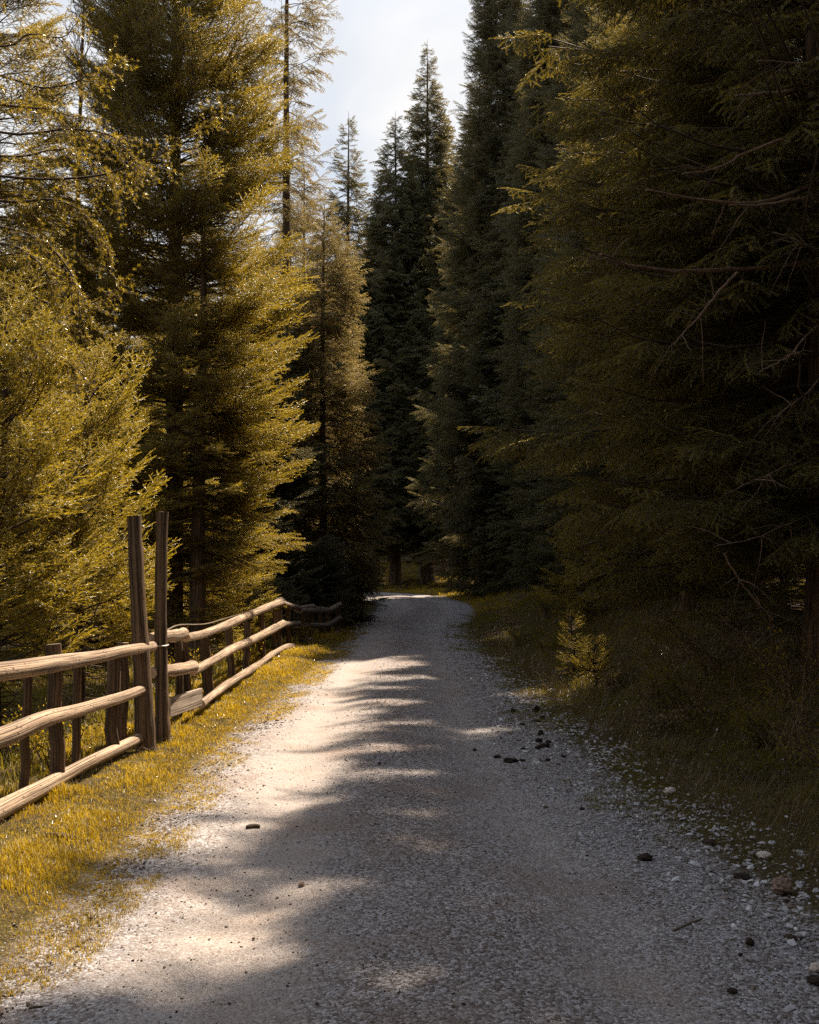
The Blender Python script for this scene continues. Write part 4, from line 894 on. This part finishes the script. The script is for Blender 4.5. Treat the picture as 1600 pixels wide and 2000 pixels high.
cl = fbm(X * 2.2, Y * 2.2, 4) + 0.5
ok = (r.random(len(X)) < smooth(0.27, 0.52, cl + 0.10 * smooth(-0.1, 0.3, d) - 0.18 * smooth(0.15, -0.3, d)) * 0.97)
X, Y, d, cl = X[ok], Y[ok], d[ok], cl[ok]
grass('grass', X, Y, (0.022 + 0.085 * smooth(0.35, 0.75, cl) * smooth(0.0, 0.35, d)), M_GRASS, 'sunlit yellow-green grass on the verge between road and fence', 7, r)
X, Y, d = strip_points(2500, 3.0, 20, -1, 0.1, 1.1, r); grass('dry_grass', X, Y, np.full(len(X), 0.07) * r.uniform(.5, 1.3, len(X)), M_STRAW, 'dry straw blades lying in the left verge', 5, r, 0.8, 0.05, 1.6)
X, Y, d = strip_points(26000, 3.3, 30, 1, -0.40, 3.2, r, 1.25)
cl = fbm(X * 1.6 + 9, Y * 1.6, 4) + 0.5
ok = r.random(len(X)) < smooth(0.30, 0.6, cl + 0.22 * smooth(0.0, 0.9, d) - 0.24 * smooth(0.2, -0.4, d)) * 0.9
X, Y, d, cl = X[ok], Y[ok], d[ok], cl[ok]
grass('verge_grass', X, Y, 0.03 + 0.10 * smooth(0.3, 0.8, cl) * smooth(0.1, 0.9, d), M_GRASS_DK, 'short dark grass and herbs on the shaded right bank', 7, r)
X, Y, d = strip_points(6500, 4.2, 24, 1, 0.3, 3.2, r); grass('dry_grass', X, Y, 0.10 + 0.16 * r.random(len(X)), M_STRAW, 'dry straw and dead stalks on the right bank', 5, r, 0.7, 0.08, 1.5)
X = r.uniform(-7, 0.5, 5000); Y = r.uniform(44, 75, 5000); dd, sd = road_d(X, Y); k = dd > 0
X2, Y2 = np.concatenate([X[k], r.uniform(0, 7, 5000)]), np.concatenate([Y[k], r.uniform(30, 62, 5000)])
dd, sd = road_d(X2, Y2); k = dd > 0
grass('grass', X2[k], Y2[k], np.full(k.sum(), 0.16), M_GRASS, 'grass slope beyond the bend of the road with patches of sun', 5, r)
# under the near fence and trees
X = r.uniform(-6.5, -2.5, 9000); Y = r.uniform(5, 20, 9000)
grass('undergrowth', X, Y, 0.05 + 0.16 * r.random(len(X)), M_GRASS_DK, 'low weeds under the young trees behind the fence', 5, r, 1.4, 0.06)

def pebbles(name, X, Y, size, tone, m, label, seed):
    r = np.random.default_rng(seed); n = len(X)
    ph = (1 + 5 ** 0.5) / 2
    IV = np.array([(-1, ph, 0), (1, ph, 0), (-1, -ph, 0), (1, -ph, 0), (0, -1, ph), (0, 1, ph), (0, -1, -ph), (0, 1, -ph), (ph, 0, -1), (ph, 0, 1), (-ph, 0, -1), (-ph, 0, 1)]) / 1.9
    IF = np.array([(0, 11, 5), (0, 5, 1), (0, 1, 7), (0, 7, 10), (0, 10, 11), (1, 5, 9), (5, 11, 4), (11, 10, 2), (10, 7, 6), (7, 1, 8), (3, 9, 4), (3, 4, 2), (3, 2, 6), (3, 6, 8), (3, 8, 9), (4, 9, 5), (2, 4, 11), (6, 2, 10), (8, 6, 7), (9, 8, 1)])
    jit = 1 + 0.22 * r.standard_normal((n, 12, 1)); st = np.stack([r.uniform(0.8, 1.4, n), r.uniform(0.6, 1.0, n), r.uniform(0.35, 0.65, n)], -1)
    L = IV[None] * jit * st[:, None] * size[:, None, None] * 0.5
    a = r.uniform(0, 6.283, n); c, s = np.cos(a)[:, None], np.sin(a)[:, None]
    Z = surf(X, Y) + size * 0.10
    tl = r.normal(0, 0.25, (n, 1))
    V = np.stack([L[..., 0] * c - L[..., 1] * s + X[:, None], L[..., 0] * s + L[..., 1] * c + Y[:, None], L[..., 2] + tl * L[..., 0] + Z[:, None]], -1).reshape(-1, 3)
    F = (IF[None] + (np.arange(n) * 12)[:, None, None]).reshape(-1, 3)
    me = mesh_from(name, V, F, (m,), attrs={'tone': np.repeat(tone, 12)}, smooth_=False)
    return link(name, me, kind='stuff', label=label, cat='gravel')
r = np.random.default_rng(31)
n = 60000
Y = 3.0 * (24 / 3.0) ** (r.random(n) ** 1.25); e0 = np.interp(Y, LS[:640, 1], LS[:640, 0]); e1 = np.interp(Y, RS[:640, 1], RS[:640, 0])
u_ = r.uniform(-1.22, 1.45, n); X = (e0 + e1) / 2 + u_ * (e1 - e0) / 2
cl = fbm(X * 2.0, Y * 1.2 + 40, 4) + 0.5
dens = 0.30 + 0.75 * smooth(0.25, 0.8, u_) + 0.5 * smooth(-0.75, -0.95, u_) + 0.35 * np.exp(-((u_ + 0.05) / 0.15) ** 2) - 0.32 * np.exp(-((u_ + 0.5) / 0.22) ** 2)
dens = dens * (0.55 + 1.1 * smooth(0.35, 0.65, cl)) * np.where(u_ > 1.05, 0.75 * smooth(1.5, 1.05, u_), np.where(u_ < -1.0, smooth(-1.24, -1.0, u_), 1))
k = r.random(n) < dens
X, Y, u_ = X[k], Y[k], u_[k]
size = (0.005 + 0.011 * r.random(len(X)) ** 2.5 + 0.010 * r.random(len(X)) ** 5 * smooth(0.3, 0.9, np.abs(u_))) * np.clip(Y / 5.0, 0.9, 1.9) * (0.85 + 0.35 * smooth(0.3, 0.9, u_))
tone = np.clip(0.40 + 0.20 * r.standard_normal(len(X)) + 0.12 * smooth(0, 0.8, u_) - 0.16 * smooth(0.1, -0.2, u_), 0.02, 1)
pebbles('gravel', X, Y, size, tone, M_PEB, 'loose limestone gravel strewn over the road', 41)
# larger stones along the shaded right edge
n = 1500; Y = 3.3 * (14 / 3.3) ** r.random(n); e1 = np.interp(Y, RS[:640, 1], RS[:640, 0]); X = e1 + r.normal(0.05, 0.28, n)
pebbles('gravel', X, Y, 0.02 + 0.03 * r.random(n) ** 3, np.clip(0.6 + 0.2 * r.standard_normal(n), 0, 1), M_PEB, 'coarser pale stones along the right edge of the road', 42)
# dark bits of bark and cones on the sunny wheel track
n = 2600; Y = 3.2 * (16 / 3.2) ** r.random(n); X = r.normal(-0.55, 0.6, n)
pebbles('litter', X, Y, 0.005 + 0.012 * r.random(n) ** 4, r.random(n), M_DUNG, 'dark crumbs of bark scattered on the pale wheel track', 43)

n = 2200; X, Y, d = strip_points(n, 3.4, 18, -1, -0.25, 0.9, r)
pebbles('litter', X, Y, 0.008 + 0.016 * r.random(n) ** 3, r.random(n), M_DUNG, 'brown leaf and bark litter between the blades of the left verge', 44)
# ------------------------------------------------------------------ single stones, clods and twigs on the ground
def lump_mesh(name, sx, sy, sz, seed, m, tone=0.5, rough=0.25):
    r = np.random.default_rng(seed); nu, nv = 22, 14
    th = np.arange(nu) / nu * 6.283; ph = np.linspace(0.0, math.pi, nv)
    T, Pp = np.meshgrid(th, ph); d = np.stack([np.cos(T) * np.sin(Pp), np.sin(T) * np.sin(Pp), np.cos(Pp)], -1)
    q = 1 + rough * 3.4 * fbm(d[..., 0] * 3.1 + seed * 3.1 + d[..., 2] * 2.6, d[..., 1] * 3.1 + d[..., 2] * 2.9, 5)
    V = (d * q[..., None] * [sx / 2, sy / 2, sz / 2]).reshape(-1, 3)
    i = np.arange(nv - 1)[:, None] * nu + np.arange(nu)[None]; j = np.arange(nv - 1)[:, None] * nu + (np.arange(nu)[None] + 1) % nu
    F = np.stack([i, i + nu, j + nu, j], -1).reshape(-1, 4)
    return mesh_from(name, V, F, (m,), attrs={'tone': np.full(len(V), float(tone))}, smooth_=rough < 0.2)
def place(name, px, py, wpx, hpx, label, cat, m, seed, tone=0.5, rough=0.25, group=None, deep=0.8):
    """A lump standing where pixel (px, py) is its middle, wpx by hpx pixels large."""
    Y = 3200.0 / (py + hpx * 0.4 - 1095)
    for _ in range(6):
        p = W(px, py + hpx * 0.4, Y); zz_ = s1(p[0], Y); Y = (CAM_H - zz_) * 2000.0 / (py + hpx * 0.4 - 1095)
    X = px_x(px, Y); k = Y / 2000.0; zz_ = s1(X, Y)
    h = hpx * k * 0.95
    me = lump_mesh(name, wpx * k, wpx * k * deep, h, seed, m, tone, rough)
    o = link(name, me, None, (X, Y, zz_ + h * 0.36), label=label, cat=cat, group=group); o.rotation_euler = (0, 0, 0.3 * math.sin(seed))
    return o
place('stone', 1515, 1720, 44, 34, 'rounded reddish brown stone in the grass at the right edge', 'stone', M_ROCK, 1, 0.32, 0.3)
place('stone', 1303, 1538, 24, 15, 'flat pale stone on the grassy right verge', 'stone', M_ROCK, 2, 0.95, 0.2)
place('stone', 1482, 1660, 30, 13, 'long white stone among the weeds above the reddish stone', 'stone', M_ROCK, 3, 1.0, 0.2)
place('stone', 1580, 1872, 28, 22, 'pale round stone beside a dark clod in the lower right corner', 'stone', M_ROCK, 6, 0.9, 0.2)
place('stone', 592, 1716, 13, 10, 'small grey-brown stone alone on the middle of the road', 'stone', M_ROCK, 8, 0.35, 0.2)
for k, (px, py, w_, h_, lab) in enumerate([
        (1253, 1664, 34, 17, 'black elongated clod on the gravel at the verge'),
        (1376, 1636, 32, 16, 'dark mossy clod in the grass, right of the black elongated one'),
        (1133, 1573, 11, 9, 'small round black clod alone on the grey gravel'),
        (1440, 1700, 40, 14, 'long dark clod left of the reddish stone'),
        (1524, 1750, 16, 12, 'small black clod just under the reddish stone'),
        (1452, 1825, 20, 20, 'upright dark clod on the gravel below the reddish stone'),
        (1434, 1848, 12, 8, 'little brown clod touching the upright one'),
        (1530, 1815, 34, 18, 'earthy dark clod between gravel and weeds at the right'),
        (1580, 1895, 44, 22, 'large dark clod in the lower right corner'),
        (1418, 1916, 24, 13, 'dark clod pressed into the gravel near the bottom'),
        (926, 1460, 9, 8, 'small dark clod left of the cluster of dark droppings'),
        (742, 1487, 6, 8, 'tiny black clod in the middle of the road')]):
    place('clod', px, py, w_ * 0.85, h_ * 0.85, lab, 'clod', M_DUNG, 20 + k, 0.3 + 0.3 * (k % 3 == 1), 0.3)
for k, (px, py, w_, h_) in enumerate([(1054, 1428, 10, 12), (1051, 1442, 13, 9), (1060, 1452, 22, 9), (1069, 1446, 9, 8), (1048, 1456, 10, 7), (1020, 1458, 9, 5), (1067, 1479, 9, 6), (996, 1480, 26, 10), (970, 1473, 15, 6), (1018, 1481, 12, 6), (1098, 1472, 10, 5), (1046, 1405, 16, 5), (1018, 1411, 10, 5), (1000, 1384, 8, 10), (1046, 1382, 12, 14), (1058, 1398, 10, 7)]):
    place('dung', px, py, w_, h_, 'dark lump of dung in the cluster at the right edge of the road', 'dung', M_DUNG, 50 + k, 0.25, 0.4, 'dung lumps at the right edge of the road')
def ground_stick(px0, py0, px1, py1, rad, label, m, name='stick'):
    pts = []
    for px, py in ((px0, py0), ((px0 + px1) / 2, (py0 + py1) / 2 - 1), (px1, py1)):
        Y = 3200.0 / (py - 1095)
        for _ in range(6):
            zz_ = s1(px_x(px, Y), Y); Y = (CAM_H - zz_) * 2000.0 / (py - 1095)
        pts.append((px_x(px, Y), Y, zz_ + rad * 0.7))
    P = np.array(pts); o_ = P[0].copy(); b = MB(); b.tube(spline(P - o_, 8), [rad * v for v in (0.8, 1, 1, 1.05, 1, 1, 0.9, 0.6)], 6, lump=0.3, seed=int(px0)); b.build(name, m, None, loc=o_, label=label, cat='stick')
ground_stick(486, 1611, 512, 1610, 0.014, 'short dark piece of bark lying on the sunny half of the road', M_TWIG, 'bark_piece')
ground_stick(72, 1952, 100, 1948, 0.005, 'thin brown twig on the road in the lower left corner', M_TWIG, 'twig')
ground_stick(150, 1842, 188, 1820, 0.005, 'thin twig at the grass edge on the left', M_TWIG, 'twig')
ground_stick(1305, 1806, 1362, 1783, 0.006, 'pale twig lying on the gravel below the long dark clod', M_RAIL_SHADE_STICK, 'twig')
ground_stick(80, 1625, 160, 1632, 0.016, 'dark rotten branch lying in the left verge grass', M_TWIG, 'stick')
ground_stick(970, 1187, 1000, 1185, 0.02, 'pale dead branch lying on the grass where the road bends', M_RAIL_SHADE_STICK, 'stick')

# ------------------------------------------------------------------ plants on the right bank
spruce(2.0, 12.6, 0.90, 0.23, 0.08, 'knee-high spruce sapling catching the sun on the right bank', 401, 'young', whorl=0.10, per=5, bsize=0.11, gap=0.06, up=0.25, droop=0.2, p=0.9, ragged=0.3, trunk_r=0.011)
spruce(2.16, 12.0, 0.62, 0.26, 0.04, 'dark little spruce sapling just right of the sunlit sapling', 402, 'young', whorl=0.075, per=6, bsize=0.15, gap=0.05, up=0.3, droop=0.2, p=0.8, trunk_r=0.01)
spruce(2.9, 17.0, 1.9, 0.7, 0.1, 'waist-high spruce below the right-hand trees, its tip touched by sun', 403, 'young', whorl=0.14, per=6, bsize=0.4, gap=0.12, up=0.25, trunk_r=0.03)
spruce(5.3, 14.6, 2.3, 0.95, 0.05, 'head-high dark spruce in the gap below the crown at the right edge', 404, 'hang', whorl=0.18, per=7, bsize=0.5, gap=0.14, up=0.2, trunk_r=0.03)
spruce(6.5, 17.6, 2.9, 1.2, 0.05, 'bushy dark spruce deep under the trees at the right edge', 405, 'hang', whorl=0.2, per=7, bsize=0.6, gap=0.15, up=0.2, trunk_r=0.03)
spruce(3.95, 11.6, 1.3, 0.6, 0.05, 'small dark spruce left of the trunk of the huge spruce', 406, 'hang', whorl=0.15, per=6, bsize=0.35, gap=0.12, up=0.2, trunk_r=0.02)
def shrub(X, Y, h, n, label, seed, m=M_TWIG, leaf=M_GRASS_DK, leaves=10, name='shrub', fork=0.5, ls=0.03):
    r = np.random.default_rng(seed); zz_ = gz(X, Y); root = thing(name, (X, Y, zz_ - 0.03), label, 'shrub'); b = MB(); LP = []
    for k in range(n):
        az = r.uniform(0, 6.28); L = h * r.uniform(0.55, 1.1); u_ = np.linspace(0, 1, 9)[:, None]; ou = np.array([math.cos(az), math.sin(az), 0]) * fork
        P = np.array([0.08 * r.standard_normal(), 0.08 * r.standard_normal(), 0]) + ou * L * u_ ** 1.4 + np.array([0, 0, L]) * u_ - np.array([0, 0, 0.25 * L]) * u_ ** 3
        P[1:] += np.cumsum(0.010 * r.standard_normal(P[1:].shape), axis=0); b.tube(P, 0.006 * (1 - 0.75 * u_[:, 0]), 4, cap=False, seed=k)
        for q in range(3):
            s_ = P[3 + q * 2]; d = ou * 0.4 + 0.5 * r.standard_normal(3) + [0, 0, 0.3]; d *= L * 0.3 / np.linalg.norm(d)
            tw = s_ + d * np.linspace(0, 1, 4)[:, None]; b.tube(tw, [0.003, 0.0025, 0.002, 0.001], 3, cap=False); LP.append(tw[1:])
        LP.append(P[4:])
    b.build('stem', m, root)
    if leaves:
        lp = np.repeat(np.vstack(LP), leaves, 0); lp = lp + 0.03 * r.standard_normal(lp.shape); D = r.standard_normal(lp.shape) + [0, 0, 0.5]
        PV = np.array([(0, 0, 0), (0.4, 0.28, 0.05), (0.4, -0.28, 0.05), (1, 0, -0.08)]); PF = np.array([(0, 2, 1), (1, 2, 3)])
        V, F = realize(PV, PF, lp, frames(D, r.uniform(-1, 1, len(lp))), ls * r.uniform(0.5, 1.2, len(lp)))
        link('foliage', mesh_from('leaves', V, F, (leaf,), attrs={'age': np.tile([0, .4, .4, 1.0], len(lp)) * np.repeat(r.random(len(lp)), 4)}, smooth_=False), root, kind='stuff')
shrub(3.05, 8.3, 0.95, 9, 'young shrub with pale opening leaves on the right bank near the edge of the picture', 1, M_LIMB, M_GRASS, 3)
shrub(2.55, 9.8, 0.6, 16, 'low dark bramble on the right bank below the huge spruce', 2, M_TWIG, M_GRASS_DK, 5)
shrub(2.35, 11.6, 0.5, 16, 'brownish low bush just right of the saplings', 3, M_TWIG, M_STRAW, 3)
shrub(3.3, 7.0, 0.55, 16, 'tangle of dry brown stalks at the right edge of the picture', 4, M_LIMB, M_GRASS_DK, 2)
shrub(2.2, 16.0, 0.5, 14, 'dark low bush at the foot of the bank beyond the saplings', 5, M_TWIG, M_GRASS_DK, 5)
shrub(2.65, 19.5, 0.7, 16, 'dark shrub on the bank where the road begins to bend', 6, M_TWIG, M_GRASS_DK, 6)
shrub(2.7, 8.0, 0.45, 16, 'low leafy herbs and brambles between bramble and young shrub', 7, M_TWIG, M_GRASS_DK, 5)
shrub(-2.9, 6.2, 0.55, 12, 'dry twiggy bush behind the near rails', 8, M_LIMB, M_GRASS_DK, 3)
shrub(-2.75, 7.8, 0.5, 12, 'leafy low bush behind the rails beside the tall posts', 9, M_TWIG, M_GRASS, 5)
shrub(-2.6, 12.0, 0.6, 14, 'sunlit leafy bush behind the short board', 10, M_TWIG, M_GRASS, 5)
shrub(-2.5, 15.0, 0.6, 14, 'sunlit leafy bush behind the middle of the second fence run', 11, M_TWIG, M_GRASS, 5)
shrub(-2.05, 18.9, 0.45, 10, 'small leafy sprig in front of the shaded fence run', 12, M_TWIG, M_GRASS, 3)
for k, (x_, y_) in enumerate([(2.1, 13.8), (2.5, 14.6), (2.9, 11.2), (2.35, 7.2), (2.75, 6.3), (2.15, 8.9), (3.0, 12.6), (2.0, 18.0), (2.3, 21.5)]):
    shrub(x_, y_, [0.35, 0.5, 0.42][k % 3], 14, ['low dark brushwood at the foot of the sapling, on the road side', 'twiggy dark bush behind the sapling', 'brown brush under the huge spruce', 'low herbs beside the stones at the right verge', 'dark weeds at the right edge, near the reddish stone', 'low bramble above the dung lumps', 'tangled brush between the saplings and the huge spruce', 'low bush where the grassy bank meets the road bend', 'dark low bush on the grass before the bend'][k], 30 + k, M_TWIG if k % 2 else M_LIMB, [M_GRASS_DK, M_GRASS_DK, M_STRAW][k % 3], 4, fork=0.9)
for k, (x_, y_, h_, lab) in enumerate([(2.75, 7.4, 0.75, 'arching dry twigs on the bank above the long dark clod'), (3.3, 8.9, 0.9, 'tall bare twigs at the foot of the huge spruce'), (2.6, 9.0, 0.55, 'brown dead brush in the middle of the right bank'), (3.05, 10.2, 0.8, 'thin leafless bush under the lowest boughs of the huge spruce'), (2.45, 10.4, 0.4, 'low reddish brush just right of the lit sapling'), (2.9, 6.0, 0.5, 'tangled dry stems at the right edge above the reddish stone')]):
    shrub(x_, y_, h_, 18, lab, 60 + k, M_LIMB, M_STRAW if k % 2 else M_GRASS_DK, 2, fork=0.8, ls=0.022)
# white flowers on the bank
r = np.random.default_rng(61)
X, Y, d = strip_points(150, 5.0, 14, 1, 0.25, 2.2, r)
P = np.stack([X, Y, surf(X, Y) + 0.05 + 0.05 * r.random(len(X))], -1)
FVt = np.array([(0, 0, 0)] + [(math.cos(a), math.sin(a), 0.25) for a in np.arange(10) * 0.628]); FFt = np.array([(0, 1 + k, 1 + (k + 1) % 10) for k in range(0, 10, 1)])
V, F = realize(FVt, FFt, P, frames(r.standard_normal((len(P), 3)) * [1, 1, 0.2], r.uniform(0, 6, len(P))), r.uniform(0.006, 0.011, len(P)))
link('flowers', mesh_from('flowers', V, F, (M_FLOWER,), attrs={'age': np.full(len(V), 0.8)}), kind='stuff', label='tiny white flowers sprinkled over the shaded right bank', cat='flowers')
